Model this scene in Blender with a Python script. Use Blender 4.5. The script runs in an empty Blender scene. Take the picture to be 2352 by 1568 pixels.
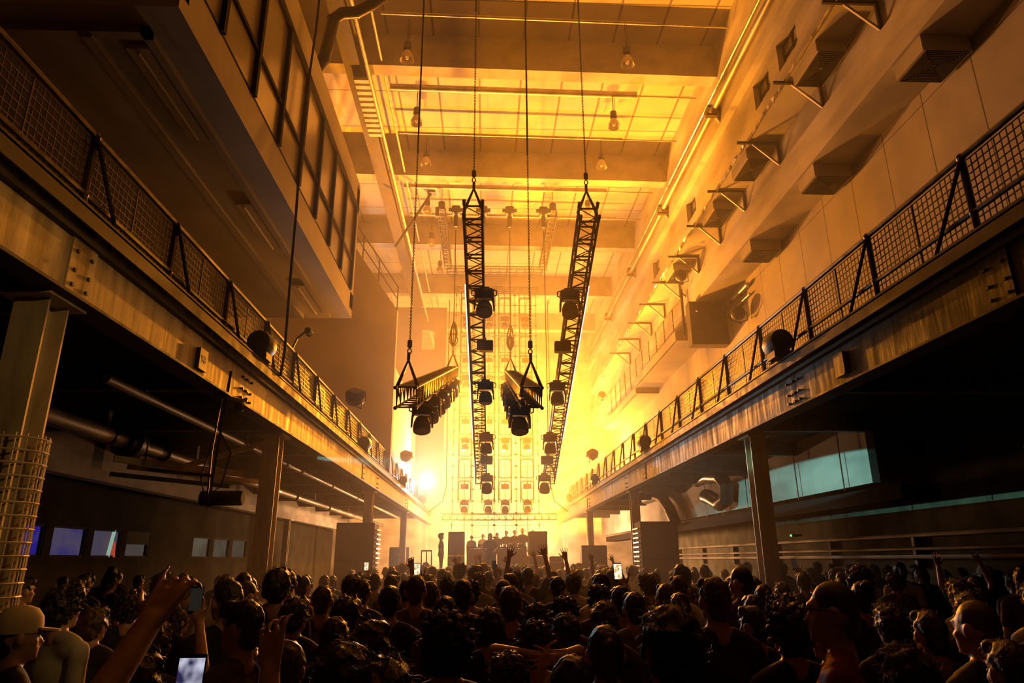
import bpy, math, random
from mathutils import Vector, Matrix, noise
random.seed(7)
S = bpy.context.scene
COL = S.collection
PI = math.pi
V = Vector

# ------------------------------------------------------------------ helpers
class MB:
    """collects shapes into one mesh"""
    def __init__(s): s.v=[]; s.f=[]; s.m=[]; s.mi=0
    def add(s, vs, fs):
        o=len(s.v); s.v+=[tuple(p) for p in vs]
        s.f+=[tuple(i+o for i in f) for f in fs]; s.m+=[s.mi]*len(fs); return s
    def box(s, x0,x1,y0,y1,z0,z1):
        vs=[(x,y,z) for z in (z0,z1) for y in (y0,y1) for x in (x0,x1)]
        return s.add(vs,[(0,2,3,1),(4,5,7,6),(0,1,5,4),(2,6,7,3),(0,4,6,2),(1,3,7,5)])
    def bevbox(s,x0,x1,y0,y1,z0,z1,b):
        # box with its vertical (z) edges chamfered and a chamfered top and bottom
        def ring(z,i): return [(x0+i+b,y0+i,z),(x1-i-b,y0+i,z),(x1-i,y0+i+b,z),(x1-i,y1-i-b,z),(x1-i-b,y1-i,z),(x0+i+b,y1-i,z),(x0+i,y1-i-b,z),(x0+i,y0+i+b,z)]
        return s.loft([ring(z0,b*.6),ring(z0+b,0),ring(z1-b,0),ring(z1,b*.6)])
    def loft(s, rings, closed=True, caps=True):
        n=len(rings[0]); vs=[p for r in rings for p in r]; fs=[]
        for i in range(len(rings)-1):
            for j in range(n if closed else n-1):
                k=(j+1)%n; fs.append((i*n+j,i*n+k,(i+1)*n+k,(i+1)*n+j))
        if caps and closed:
            fs.append(tuple(range(n-1,-1,-1))); fs.append(tuple((len(rings)-1)*n+j for j in range(n)))
        return s.add(vs,fs)
    def tube(s, pts, r, n=8, caps=True):
        pts=[V(p) for p in pts]; rs=r if isinstance(r,(list,tuple)) else [r]*len(pts)
        rings=[]; u=None
        for i,p in enumerate(pts):
            a=pts[max(i-1,0)]; b=pts[min(i+1,len(pts)-1)]; d=(b-a).normalized()
            if u is None:
                u=d.cross(V((0,0,1)));
                if u.length<.05: u=d.cross(V((0,1,0)))
            u=(u-d*u.dot(d)).normalized(); w=d.cross(u)
            rings.append([p+(u*math.cos(t*2*PI/n)+w*math.sin(t*2*PI/n))*rs[i] for t in range(n)])
        return s.loft(rings,True,caps)
    def bar(s,p,q,a,b=None):
        """rectangular bar from p to q, a wide and b deep"""
        p=V(p);q=V(q);b=b or a;d=(q-p).normalized();u=d.cross(V((0,0,1)))
        if u.length<.02:u=V((1,0,0))
        u.normalize();w=u.cross(d)
        return s.loft([[c-u*a/2-w*b/2,c+u*a/2-w*b/2,c+u*a/2+w*b/2,c-u*a/2+w*b/2] for c in (p,q)])
    def lathe(s, prof, c=(0,0,0), ax='z', n=20):
        rings=[]
        for r,h in prof:
            ring=[]
            for t in range(n):
                a=t*2*PI/n; x=r*math.cos(a); y=r*math.sin(a)
                p={'z':(x,y,h),'y':(x,-h,y) if False else (x,h,-y),'x':(h,x,y)}[ax]
                ring.append((p[0]+c[0],p[1]+c[1],p[2]+c[2]))
            rings.append(ring)
        return s.loft(rings)
    def ball(s,c,r,n=12,m=8):
        rx,ry,rz=r if isinstance(r,(tuple,list)) else (r,r,r)
        vs=[(c[0],c[1],c[2]-rz)]; fs=[]
        for i in range(1,m):
            t=-PI/2+PI*i/m
            for j in range(n):
                a=2*PI*j/n; vs.append((c[0]+rx*math.cos(t)*math.cos(a),c[1]+ry*math.cos(t)*math.sin(a),c[2]+rz*math.sin(t)))
        vs.append((c[0],c[1],c[2]+rz)); L=len(vs)-1
        for j in range(n):
            k=(j+1)%n; fs.append((0,1+k,1+j)); fs.append((L,1+(m-2)*n+j,1+(m-2)*n+k))
            for i in range(m-2): fs.append((1+i*n+j,1+i*n+k,1+(i+1)*n+k,1+(i+1)*n+j))
        return s.add(vs,fs)
    def cap(s,p,q,r0,r1=None,n=12):
        """capsule"""
        r1=r0 if r1 is None else r1
        p=V(p);q=V(q);d=(q-p).normalized();u=d.cross(V((0,0,1)))
        if u.length<.05:u=V((1,0,0))
        u.normalize();w=d.cross(u);rings=[]
        for c,r,ts in ((p,r0,(-80,-55,-28,0)),(q,r1,(0,28,55,80))):
            for t in ts:
                t=math.radians(t); cc=c+d*r*math.sin(t); rr=r*math.cos(t)
                rings.append([cc+(u*math.cos(k*2*PI/n)+w*math.sin(k*2*PI/n))*rr for k in range(n)])
        return s.loft(rings)
    def prism(s,poly,axis,a,b):
        """extrude a 2-D polygon along axis x, y or z"""
        def P(p,h): return {'x':(h,p[0],p[1]),'y':(p[0],h,p[1]),'z':(p[0],p[1],h)}[axis]
        return s.loft([[P(p,a) for p in poly],[P(p,b) for p in poly]])
    def mesh(s,name,mats,smooth=False):
        me=bpy.data.meshes.new(name); me.from_pydata(s.v,[],s.f)
        for m in (mats if isinstance(mats,(list,tuple)) else [mats]): me.materials.append(m)
        if any(s.m): me.polygons.foreach_set('material_index',s.m)
        if smooth:
            me.polygons.foreach_set('use_smooth',[True]*len(me.polygons))
            try: me.set_sharp_from_angle(angle=math.radians(38))
            except Exception: pass
        me.update(); return me
    def build(s,name,mats,parent=None,smooth=False,loc=None):
        return link(name,s.mesh(name,mats,smooth),parent,loc)
def link(name,me,parent=None,loc=None):
    o=bpy.data.objects.new(name,me); COL.objects.link(o)
    if parent is not None: o.parent=parent
    if loc is not None: o.location=loc
    return o
def tag(o,label=None,cat=None,group=None,kind=None):
    if label:o['label']=label
    if cat:o['category']=cat
    if group:o['group']=group
    if kind:o['kind']=kind
    return o
def thing(name,label,cat,loc=(0,0,0),group=None,rz=0):
    o=bpy.data.objects.new(name,None); COL.objects.link(o); o.empty_display_size=.1
    o.location=loc; o.rotation_euler=(0,0,rz); return tag(o,label,cat,group)
def structure(name,mb,mat,label=None,parent=None):
    o=mb.build(name,mat,parent); o['kind']='structure'
    if label:o['label']=label
    return o
def dup(root,loc=None,label=None,group=None,rot=None,scale=None):
    r=root.copy(); COL.objects.link(r)
    if loc is not None:r.location=loc
    if rot is not None:r.rotation_euler=rot
    if scale is not None:r.scale=(scale,)*3 if not isinstance(scale,tuple) else scale
    if label:r['label']=label
    if group:r['group']=group
    elif 'group' in r and label and group is None and False: del r['group']
    for ch in list(root.children):
        c=ch.copy(); COL.objects.link(c); c.parent=r
        for g in list(ch.children):
            d=g.copy(); COL.objects.link(d); d.parent=c
    return r

# ---------------------------------------------------------------- materials
def mat(name,col,rough=.6,metal=0,var=.25,scale=3.,bump=0,col2=None,stretch=None,emit=None,estr=0,rvar=0,spec=.5,detail=4):
    m=bpy.data.materials.new(name); m.use_nodes=True; nt=m.node_tree; N=nt.nodes; L=nt.links
    b=N['Principled BSDF']; b.inputs['Roughness'].default_value=rough; b.inputs['Metallic'].default_value=metal
    b.inputs['Specular IOR Level'].default_value=spec
    b.inputs['Base Color'].default_value=(*col,1)
    if var or col2:
        tc=N.new('ShaderNodeTexCoord'); mp=N.new('ShaderNodeMapping'); nz=N.new('ShaderNodeTexNoise'); rp=N.new('ShaderNodeValToRGB')
        L.new(tc.outputs['Object'],mp.inputs['Vector']); L.new(mp.outputs[0],nz.inputs['Vector']); L.new(nz.outputs['Fac'],rp.inputs['Fac'])
        nz.inputs['Scale'].default_value=scale; nz.inputs['Detail'].default_value=detail
        if stretch: mp.inputs['Scale'].default_value=stretch
        c2=col2 or tuple(c*(1-var) for c in col)
        rp.color_ramp.elements[0].color=(*c2,1); rp.color_ramp.elements[1].color=(*(min(1,c*(1+var*.4)) for c in col),1)
        rp.color_ramp.elements[0].position=.36; rp.color_ramp.elements[1].position=.62
        L.new(rp.outputs[0],b.inputs['Base Color'])
        if bump:
            bp=N.new('ShaderNodeBump'); bp.inputs['Strength'].default_value=bump; bp.inputs['Distance'].default_value=.02
            L.new(nz.outputs['Fac'],bp.inputs['Height']); L.new(bp.outputs[0],b.inputs['Normal'])
        if rvar:
            mr=N.new('ShaderNodeMapRange'); mr.inputs[1].default_value=.3; mr.inputs[2].default_value=.7
            mr.inputs[3].default_value=rough-rvar; mr.inputs[4].default_value=rough+rvar
            L.new(nz.outputs['Fac'],mr.inputs[0]); L.new(mr.outputs[0],b.inputs['Roughness'])
    if emit:
        b.inputs['Emission Color'].default_value=(*emit,1); b.inputs['Emission Strength'].default_value=estr
    return m
M={}
M['concrete']=mat('concrete',(.42,.38,.32),.85,var=.3,scale=1.2,bump=.25)
M['concrete_light']=mat('concrete_light',(.5,.46,.4),.8,var=.35,scale=.9,bump=.3,stretch=(1,.5,1.6))
M['panel']=mat('wall_panel_paint',(.4,.36,.3),.7,var=.15,scale=.8)
M['floor']=mat('floor_concrete',(.1,.095,.09),.6,var=.3,scale=1)
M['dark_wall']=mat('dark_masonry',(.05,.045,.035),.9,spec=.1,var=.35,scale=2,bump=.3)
M['pale_wall']=mat('pale_masonry',(.12,.11,.075),.9,spec=.1,var=.35,scale=1.6,bump=.2)
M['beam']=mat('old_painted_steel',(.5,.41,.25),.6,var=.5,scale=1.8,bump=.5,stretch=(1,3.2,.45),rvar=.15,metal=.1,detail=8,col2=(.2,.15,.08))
M['beam_dark']=mat('dark_scraped_steel',(.06,.05,.028),.6,var=.5,scale=2.2,bump=.5,stretch=(1,3.2,.5),spec=.3,rvar=.2,metal=.1,detail=8,col2=(.05,.05,.03))  # darker tone than the steel of the opposite gallery beam
M['beam_edge']=mat('flange_steel',(.065,.052,.035),.6,spec=.25,var=.4,scale=5,rvar=.12)  # darkened so the gallery flange carries the shadow band above the web
M['column']=mat('column_paint',(.5,.43,.3),.48,var=.4,scale=2.5,stretch=(2,2,.4),metal=.15,rvar=.1)
M['black_steel']=mat('black_steel',(.025,.022,.02),.45,metal=.6,var=.2,scale=9)
M['rail']=mat('rail_steel',(.09,.075,.06),.38,metal=.7,var=.4,scale=7,rvar=.1)
M['mesh_wire']=mat('mesh_wire',(.05,.045,.04),.45,metal=.6,var=.2,scale=12)
M['galv']=mat('galvanised_sheet',(.5,.47,.42),.33,metal=.85,var=.25,scale=3,rvar=.1)
M['pipe']=mat('pipe_cladding',(.36,.32,.26),.48,metal=.6,var=.35,scale=2.2,rvar=.1,stretch=(1,.4,1))
M['duct_dark']=mat('duct_skin',(.06,.05,.04),.32,metal=.5,var=.3,scale=3)
M['black']=mat('black_plastic',(.02,.019,.018),.5,var=.2,scale=10)
M['black_gloss']=mat('black_gloss',(.015,.015,.016),.2,var=.1,scale=6)
M['rubber']=mat('cable_rubber',(.014,.013,.012),.8,spec=.1,var=.1,scale=8)
M['truss']=mat('truss_paint',(.03,.027,.025),.42,metal=.55,var=.3,scale=10)
M['alu']=mat('raw_aluminium',(.6,.57,.52),.32,metal=.9,var=.15,scale=8)
M['lens']=mat('lamp_lens',(.25,.22,.18),.12,var=.1,scale=6,spec=.9)
M['enamel']=mat('lamp_enamel',(.55,.5,.42),.35,var=.12,scale=5)
M['frame']=mat('window_frame',(.03,.026,.02),.8,var=.2,scale=5,spec=.12)
M['label']=mat('pale_sticker',(.6,.56,.48),.6,var=.1,scale=9)
M['plate']=mat('number_plate',(.06,.045,.028),.5,var=.25,scale=9)
M['letter']=mat('number_paint',(.82,.77,.62),.6,var=.1,scale=20)
M['speaker']=mat('speaker_cabinet',(.03,.026,.024),.75,spec=.2,var=.2,scale=12)
M['grey_panel']=mat('grey_booth_panel',(.2,.2,.2),.5,var=.15,scale=3)
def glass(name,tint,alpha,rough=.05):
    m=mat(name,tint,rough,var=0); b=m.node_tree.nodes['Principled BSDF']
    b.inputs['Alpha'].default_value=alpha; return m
M['glass']=glass('bay_glass',(.36,.32,.25),.93,.22)  # near-opaque wall-like tint stands in for lit haze reflected in the panes
def emit_mat(name,col,strength,col2=None,scale=2.,stretch=None):
    m=bpy.data.materials.new(name); m.use_nodes=True; nt=m.node_tree; N=nt.nodes; L=nt.links
    N.remove(N['Principled BSDF']); e=N.new('ShaderNodeEmission'); e.inputs[0].default_value=(*col,1); e.inputs[1].default_value=strength
    if col2:
        tc=N.new('ShaderNodeTexCoord'); mp=N.new('ShaderNodeMapping'); nz=N.new('ShaderNodeTexNoise'); rp=N.new('ShaderNodeValToRGB')
        if stretch: mp.inputs['Scale'].default_value=stretch
        nz.inputs['Scale'].default_value=scale
        L.new(tc.outputs['Object'],mp.inputs[0]); L.new(mp.outputs[0],nz.inputs['Vector']); L.new(nz.outputs['Fac'],rp.inputs[0]); L.new(rp.outputs[0],e.inputs[0])
        rp.color_ramp.elements[0].position=.42; rp.color_ramp.elements[1].position=.6
        rp.color_ramp.elements[0].color=(*col,1); rp.color_ramp.elements[1].color=(*col2,1)
    L.new(e.outputs[0],N['Material Output'].inputs[0]); return m
# ceiling boards with open seams (a pattern of the boards themselves)
def seam_mat(name,col,sx,sy,w=.03,ox=0,oy=0,axes=('X','Y')):
    m=mat(name,col,.75,var=.14,scale=1.1); nt=m.node_tree;N=nt.nodes;L=nt.links;b=N['Principled BSDF']
    src=b.inputs['Base Color'].links[0].from_socket
    tc=N.new('ShaderNodeTexCoord'); sp=N.new('ShaderNodeSeparateXYZ'); L.new(tc.outputs['Object'],sp.inputs[0]); masks=[]
    for ax,st,of in ((axes[0],sx,ox),(axes[1],sy,oy)):
        a=N.new('ShaderNodeMath');a.operation='ADD';a.inputs[1].default_value=of+100*st;L.new(sp.outputs[ax],a.inputs[0])
        d=N.new('ShaderNodeMath');d.operation='MODULO';d.inputs[1].default_value=st;L.new(a.outputs[0],d.inputs[0])
        l=N.new('ShaderNodeMath');l.operation='LESS_THAN';l.inputs[1].default_value=w if ax==axes[0] else w*.7;L.new(d.outputs[0],l.inputs[0]); masks.append(l)
    mx=N.new('ShaderNodeMath');mx.operation='MAXIMUM';L.new(masks[0].outputs[0],mx.inputs[0]);L.new(masks[1].outputs[0],mx.inputs[1])
    mc=N.new('ShaderNodeMix');mc.data_type='RGBA';L.new(mx.outputs[0],mc.inputs['Factor']);L.new(src,mc.inputs['A']);mc.inputs['B'].default_value=(*(c*.25 for c in col),1)
    L.new(mc.outputs['Result'],b.inputs['Base Color']); return m
M['ceiling']=seam_mat('ceiling_boards',(.5,.44,.36),1.33,1.95,.065,ox=.3,oy=.55)
M['ribbed']=seam_mat('wall_boards',(.42,.37,.31),1.25,3.2,.025,axes=('Y','Z'))

# ------------------------------------------------------------------- camera
cam=bpy.data.cameras.new('camera'); cam.sensor_width=36; cam.lens=24.0; cam.clip_end=200; cam.clip_start=.05
co=bpy.data.objects.new('camera',cam); COL.objects.link(co); S.camera=co
W=((0.99927429,-0.00589872,-0.03763115),(-0.03764518,-0.30359016,-0.95205875),(-0.00580852,0.95278446,-0.3035919))
mw=Matrix(W).to_4x4(); mw.translation=(0,0,1.95); co.matrix_world=mw

# -------------------------------------------------------------- room shell
structure('floor',MB().box(-11,12,-4,46,-.2,0),M['floor'])
structure('ceiling',MB().box(-9,7.6,-4,46,16.6,16.8),M['ceiling'])
structure('wall_end',MB().box(-11,12,44,44.3,0,16.6),M['concrete_light'])
# lower walls behind the two galleries
def window_wall(name,x0,x1,holes,z0,z1,y0,y1,m):
    w=MB(); y=y0
    for a,b,c,d in holes:            # y range a..b, z range c..d
        w.box(x0,x1,y,a,z0,z1); w.box(x0,x1,a,b,z0,c); w.box(x0,x1,a,b,d,z1); y=b
    w.box(x0,x1,y,y1,z0,z1); return structure(name,w,m)
WH=[(13.55,14.85,2.05,2.68),(15.1,16.4,2.05,2.68),(16.65,17.95,2.05,2.68),(18.2,19.4,2.05,2.68),(22.3,23.7,2.05,2.68),(24.0,25.45,2.05,2.68),(25.75,27.3,2.05,2.68)]
M['bay_wall']=mat('darkened_masonry',(.034,.03,.02),.95,spec=.08,var=.35,scale=1.6,bump=.2)  # wall colour lowered so it stays dim under the gallery
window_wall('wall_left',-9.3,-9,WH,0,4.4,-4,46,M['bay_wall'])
structure('wall_left_upper',MB().box(-8.2,-7.9,-4,46,4.62,16.6),M['panel'])
structure('wall_right',MB().box(10,10.3,-4,46,0,4.6),M['pale_wall'])
# upper wall over the ducted gallery: lower plane, overhanging band, ledges
w=MB(); w.box(7.73,8.0,-4,46,4.62,9.85); structure('wall_right_lower',w,M['ribbed'])
w=MB()
w.box(6.8,8.0,-4,46,9.85,10.65)       # heavy lower band
w.box(6.92,8.0,-4,46,10.65,11.35)     # recess behind brackets
structure('wall_right_band',w,M['concrete_light'])
RW=[(6.4,7.4),(12.4,13.4),(13.95,14.9),(20.2,21.2),(25.2,26.2)]
w=MB(); y=-4
for a,b in RW:
    w.box(7.0,8.0,y,a,11.35,14.0); w.box(7.0,8.0,a,b,11.35,13.05); w.box(7.0,8.0,a,b,13.8,14.0); w.box(7.4,8,a,b,13.05,13.8); y=b
w.box(7.0,8.0,y,46,11.35,14.0); w.box(6.78,8.0,-4,46,14.0,16.6)
structure('wall_right_upper',w,M['concrete_light'])
# small deep-set windows over the shelf
for i,(a,b) in enumerate(RW):
    f=MB(); c=(a+b)/2
    for yy in (a+.02,c,b-.02): f.box(7.15,7.22,yy-.03,yy+.03,13.05,13.8)
    for zz in (13.08,13.42,13.77): f.box(7.15,7.22,a,b,zz-.025,zz+.025)
    o=structure('window_%d'%(i+9),f,M['frame'],'small deep-set two-pane window in the upper wall over the duct shelf')
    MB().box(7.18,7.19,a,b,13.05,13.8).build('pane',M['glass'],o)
# gallery floors
g=MB().box(-9,-3.42,-4,42,4.42,4.6); gl=structure('floor_gallery_left',g,M['dark_wall'])
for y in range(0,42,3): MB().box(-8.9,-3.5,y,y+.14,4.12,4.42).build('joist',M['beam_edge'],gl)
g=MB().box(4.45,10,-4,42,4.42,4.6); gr=structure('floor_gallery_right',g,M['dark_wall'])
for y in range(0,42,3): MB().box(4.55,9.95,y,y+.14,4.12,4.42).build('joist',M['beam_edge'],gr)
# big downstand beams of the roof
for i,y in enumerate((10.9,16.7,22.6,28.4,34.4,40.2)):
    b=MB().box(-8.2,7.0,-.22,.22,15.5,16.6); o=structure('ceiling_beam_%d'%(i+1),b,M['concrete']); o.location=(0,y,0); o.rotation_euler=(0,0,.022)
# far walls closing the upper gallery beside the screen
w=MB(); w.prism([(-7.9,4.62),(-3.32,4.62),(-3.32,10.8),(-5.06,13.4),(-7.9,16.5)],'y',24,24.3); structure('wall_gallery_end',w,M['panel'])
w=MB(); w.box(-7.9,-2.2,36,36.3,4.62,12.95); w.box(-7.9,-3.55,36,36.3,12.95,14.05); w.box(-2.85,-2.2,36,36.3,12.95,14.05); w.box(-7.9,-2.2,36,36.3,14.05,15.4)
w.box(-3.85,-3.68,24.3,36,4.62,9.4)
structure('wall_gallery_back',w,M['panel'])
# longitudinal beams deep under the window-bay gallery
w=MB(); w.box(-8.05,-7.75,2,42,3.5,3.72); w.box(-7.98,-7.9,2,42,3.72,4.42)
structure('trim_1',w,M['concrete'])
# bulkhead under the ducted gallery
w=MB(); w.box(6.95,7.1,12.2,42,3.22,4.42); structure('trim_2',w,M['concrete_light'])

# --------------------------------------------------- window bay (box) over the left gallery
w=MB()
Y0,Y1=6.16,16.35
w.box(-7.9,-3.4,Y0,Y1,7.75,7.95)                      # soffit
w.box(-3.62,-3.4,Y0,Y1,7.95,8.35)                     # apron
w.box(-3.62,-3.4,Y0,Y1,10.66,11.35)                   # head band
w.box(-7.9,-3.4,Y0,Y1,11.35,11.5)                     # roof
w.box(-7.9,-3.4,Y0,Y0+.2,7.95,11.35); w.box(-7.9,-3.4,Y1-.35,Y1,7.95,11.35)
w.box(-7.9,-7.7,Y0,Y1,7.95,11.35)
# recessed frame under the soffit
w.box(-4.62,-4.5,Y0+.35,Y1-.3,7.62,7.75); w.box(-3.95,-3.85,Y0+.3,Y1-.3,7.66,7.75); w.box(-7.6,-3.85,Y0+.3,Y0+.42,7.66,7.75)
structure('wall_bay',w,M['panel'])
ym=[Y0+.2]+[7.2+1.236*i for i in range(8)]
for i in range(8):
    a,b=ym[i],ym[i+1]
    if b>Y1-.36:b=Y1-.36
    f=MB()
    f.box(-3.45,-3.335,b-.05,b+.04,8.33,10.66); f.box(-3.45,-3.395,a+.05,b-.06,8.34,8.37)
    f.box(-3.44,-3.36,a+.05,b-.06,9.06,9.13); f.box(-3.47,-3.33,a-.03,b,10.58,10.68)
    o=structure('window_%d'%(i+1),f,M['frame'],'tall bay window with a low transom above the gallery railing')
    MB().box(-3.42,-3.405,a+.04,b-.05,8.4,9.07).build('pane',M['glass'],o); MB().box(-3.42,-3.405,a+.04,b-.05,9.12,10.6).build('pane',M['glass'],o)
# ------------------------------------------------------------ bay soffit lights
def strip(y0,y1,x,label):
    t=thing('strip_light',label,'light',(x,(y0+y1)/2,7.7),'unlit strip lights under the bay')
    h=(y1-y0)/2
    MB().box(-.13,.13,-h,h,-.02,.04).build('tray',M['enamel'],t)
    MB().tube([(0,-h+.05,-.035),(0,h-.05,-.035)],.02).build('tube',M['label'],t)
strip(6.75,8.6,-4.12,'unlit fluorescent strip light under the bay, the longest one beside its near corner')
strip(10.45,12.2,-4.12,'unlit fluorescent strip light halfway along the bay soffit')
strip(14.05,15.85,-4.14,'unlit fluorescent strip light at the far end of the bay soffit')
# big round air duct climbing over the bay
t=thing('air_duct','fat round air duct bending over the roof of the window bay','duct',(-3.45,12,11.55))
pts=[(-.5,.1,.12),(-.12,.02,.2),(-.0,0,.42),(.06,0,.85),(.12,0,1.45),(.3,0,1.62),(.62,0,1.66),(.95,-.05,1.85),(1.2,-.1,2.05),(1.55,-.3,2.4),(1.9,-.5,3.2),(1.9,-.5,4.0)]
MB().tube(pts,.13,16).build('pipe_run',M['duct_dark'],t,True)
for k in (2,4,6,8):
    p=V(pts[k]);d=(V(pts[k+1])-V(pts[k-1])).normalized(); MB().tube([p-d*.015,p+d*.015],.138,16).build('seam_collar',M['duct_dark'],t)
# runway beam, pipes and fittings on the bay side of the roof
t=thing('crane_runway','long dark crane runway beam under the roof over the window bay','beam',(-3.75,20,15.2))
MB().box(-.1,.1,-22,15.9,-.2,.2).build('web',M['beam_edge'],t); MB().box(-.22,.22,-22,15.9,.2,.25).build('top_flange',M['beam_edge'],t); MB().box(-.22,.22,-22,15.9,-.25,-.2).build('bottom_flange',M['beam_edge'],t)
t=thing('cable_ladder','stack of pale slats like a radiator hanging under the roof runway','cable ladder',(-3.5,17.4,14.82))
for k in range(11): MB().box(-.24,.24,-1.3+k*.255,-1.16+k*.255,-.1,.0).build('slat',M['enamel'],t)
MB().box(.2,.25,-1.35,1.45,-.02,.06).build('side_rail',M['galv'],t); MB().box(-.25,-.2,-1.35,1.45,-.02,.06).build('side_rail',M['galv'],t)
for x in (-.2,.2): MB().tube([(x,0,.02),(x,0,.12)],.012).build('hanger',M['black_steel'],t)
for k,(x,z,r,lab) in enumerate([(-3.05,15.6,.035,'thin bright conduit running along the roof over the bay'),(-3.25,14.6,.05,'pale pipe running along the runway beam over the bay')]):
    o=MB().tube([(0,-20,0),(0,20,0)],r).build('roof_pipe',M['column'],None,True,(x,21,z)); tag(o,lab,'pipe')
t=thing('wall_brace','diagonal steel strut bracing the roof near the stage truss','strut',(-3.05,23.7,13.45))
MB().bar((-.42,0,-.2),(.9,-.2,2.0),.07).build('strut_bar',M['truss'],t); MB().box(.75,1.05,-.35,-.05,1.95,2.05).build('foot_plate',M['truss'],t)
# steel stair and guard rail above the gallery end wall
t=thing('stair_railing','steel stair guard rail climbing on top of the brown gallery end wall','railing',(-3.35,24.15,10.8))
st=[(0,0,0),(-.75,0,1.15),(-1.4,0,2.1),(-1.9,0,2.9)]
for p in st: MB().tube([p,(p[0],p[1],p[2]+1.0)],.025).build('post',M['rail'],t)
MB().tube([(p[0],p[1],p[2]+1.0) for p in st],.025).build('handrail',M['rail'],t); MB().tube([(p[0],p[1],p[2]+.5) for p in st],.02).build('midrail',M['rail'],t)

# --------------------------------------------------------- gallery edge beams
def gallery_beam(x,sd,label,wm):
    """sd=+1: nave lies towards +x"""
    t=thing('gallery_beam',label,'beam',(x,19,3.9))
    f=lambda a,b:(min(a*sd,b*sd),max(a*sd,b*sd))
    MB().box(*f(-.02,.0),-22,23,.02,.72).build('web',wm,t)
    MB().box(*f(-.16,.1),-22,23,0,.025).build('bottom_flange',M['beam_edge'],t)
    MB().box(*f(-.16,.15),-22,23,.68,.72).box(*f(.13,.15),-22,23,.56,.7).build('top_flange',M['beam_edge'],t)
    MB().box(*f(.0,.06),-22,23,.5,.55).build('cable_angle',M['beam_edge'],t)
    for y in (-13.82,-.4,10.6):
        MB().box(*f(.0,.02),y-.17,y+.17,.03,.56).build('splice_plate',wm,t)
    for y in (-13.82,-9.9,-9.75,-.4,2.1,9.8):
        b=MB(); 
        for z in (.12,.24,.4):
            for q in (-.1,.1): b.lathe([(.02,0),(.02,.025 ),(.012,.032)],(0,0,0),'x',6) if False else b.box(*f(.0,.035),y+q-.014,y+q+.014,z-.014,z+.014)
        b.build('bolt',M['black_steel'],t)
    return t
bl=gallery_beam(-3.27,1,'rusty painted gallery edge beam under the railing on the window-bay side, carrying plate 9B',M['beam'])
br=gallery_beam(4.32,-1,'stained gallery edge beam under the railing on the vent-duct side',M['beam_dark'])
def text(name,body,size,m,parent,loc,rot,ext=.0006):
    c=bpy.data.curves.new(name,'FONT'); c.body=body; c.size=size; c.extrude=ext; c.align_x='CENTER'; c.align_y='CENTER'
    o=bpy.data.objects.new(name,c); dg=bpy.context.evaluated_depsgraph_get(); COL.objects.link(o)
    bpy.context.view_layer.update(); me=bpy.data.meshes.new_from_object(o.evaluated_get(bpy.context.evaluated_depsgraph_get())); bpy.data.objects.remove(o)
    me.materials.clear(); me.materials.append(m); q=link(name,me,parent,loc); q.rotation_euler=rot; return q
t=thing('number_plate','small brown plate reading 9B on the gallery beam','sign',(-3.265,7.6,4.13))
MB().box(0,.05,-.11,.11,-.12,.12).build('plate_body',M['plate'],t)
text('lettering','9B',.13,M['letter'],t,(.052,0,0),(PI/2,0,PI/2))
t=thing('number_plate','blank rusty plate on the gallery beam across from the 9B plate','sign',(4.315,7.82,4.17))
MB().box(-.04,0,-.12,.12,-.14,.14).build('plate_body',M['beam'],t); MB().box(-.046,-.04,-.12,-.1,-.14,.14).box(-.046,-.04,-.12,.06,-.14,-.12).build('edge_mark',M['black_steel'],t)  # dark L-shaped strip along two plate edges

# -------------------------------------------------------------------- columns
def column(x,y,z1,label,w=.26):
    t=thing('steel_column',label,'column',(x,y,0),'steel columns')
    h=MB(); a=w/2
    h.box(-a,a,-a,-a+.02,.02,z1-.03); h.box(-a,a,a-.02,a,.02,z1-.03); h.box(-.01,.01,-a+.02,a-.02,.02,z1-.03)
    h.build('shaft',M['column'],t); MB().box(-.2,.2,-.24,.24,z1-.03,z1).build('cap_plate',M['column'],t); MB().box(-.2,.2,-.2,.2,0,.02).build('base_plate',M['column'],t)
    return t
CL=['steel column wrapped in a wire cage under the 9B beam','tall pale steel column with the standing man before it, under the 9B beam','steel column beside the speaker tower under the 9B beam','slim reddish steel column behind the speaker tower under the 9B beam','farthest thin steel column at the end of the 9B beam']
for k,y in enumerate((5.12,11.25,20.95,30.1,41.0)): column(-3.46,y,3.9,CL[k])
CR=['tall steel column with a teal-lit edge before the dark side room','steel column right behind the speaker tower on the vent-duct side','reddish steel column between speaker towers on the vent-duct side','farthest thin steel column at the end of the vent-duct gallery']
for k,y in enumerate((11.3,21.1,30.4,40.0)): column(4.53,y,3.9,CR[k])
for k,y in enumerate((28.5,37.8)): column(-7.9,y,3.5,['back-row column under the inner concrete beam, nearer the small windows','back-row column at the far end of the inner concrete beam'][k],.22)
# wire cage on the near column
t=thing('column_guard','amber-lit wire mesh guard caged around the nearest column','guard',(-3.46,5.12,0))
rg=MB()
for k in range(31):
    z=.1+k*.09; n=14
    rg.tube([(.235*math.cos(a*2*PI/n),.235*math.sin(a*2*PI/n),z) for a in range(n+1)],.008,5)
rg.build('wire_ring',M['column'],t)
vw=MB()
for a in range(20): vw.tube([(.228*math.cos(a*PI/10),.228*math.sin(a*PI/10),.0),(.228*math.cos(a*PI/10),.228*math.sin(a*PI/10),2.83)],.006,5)
vw.build('wire_upright',M['column'],t)

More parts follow.
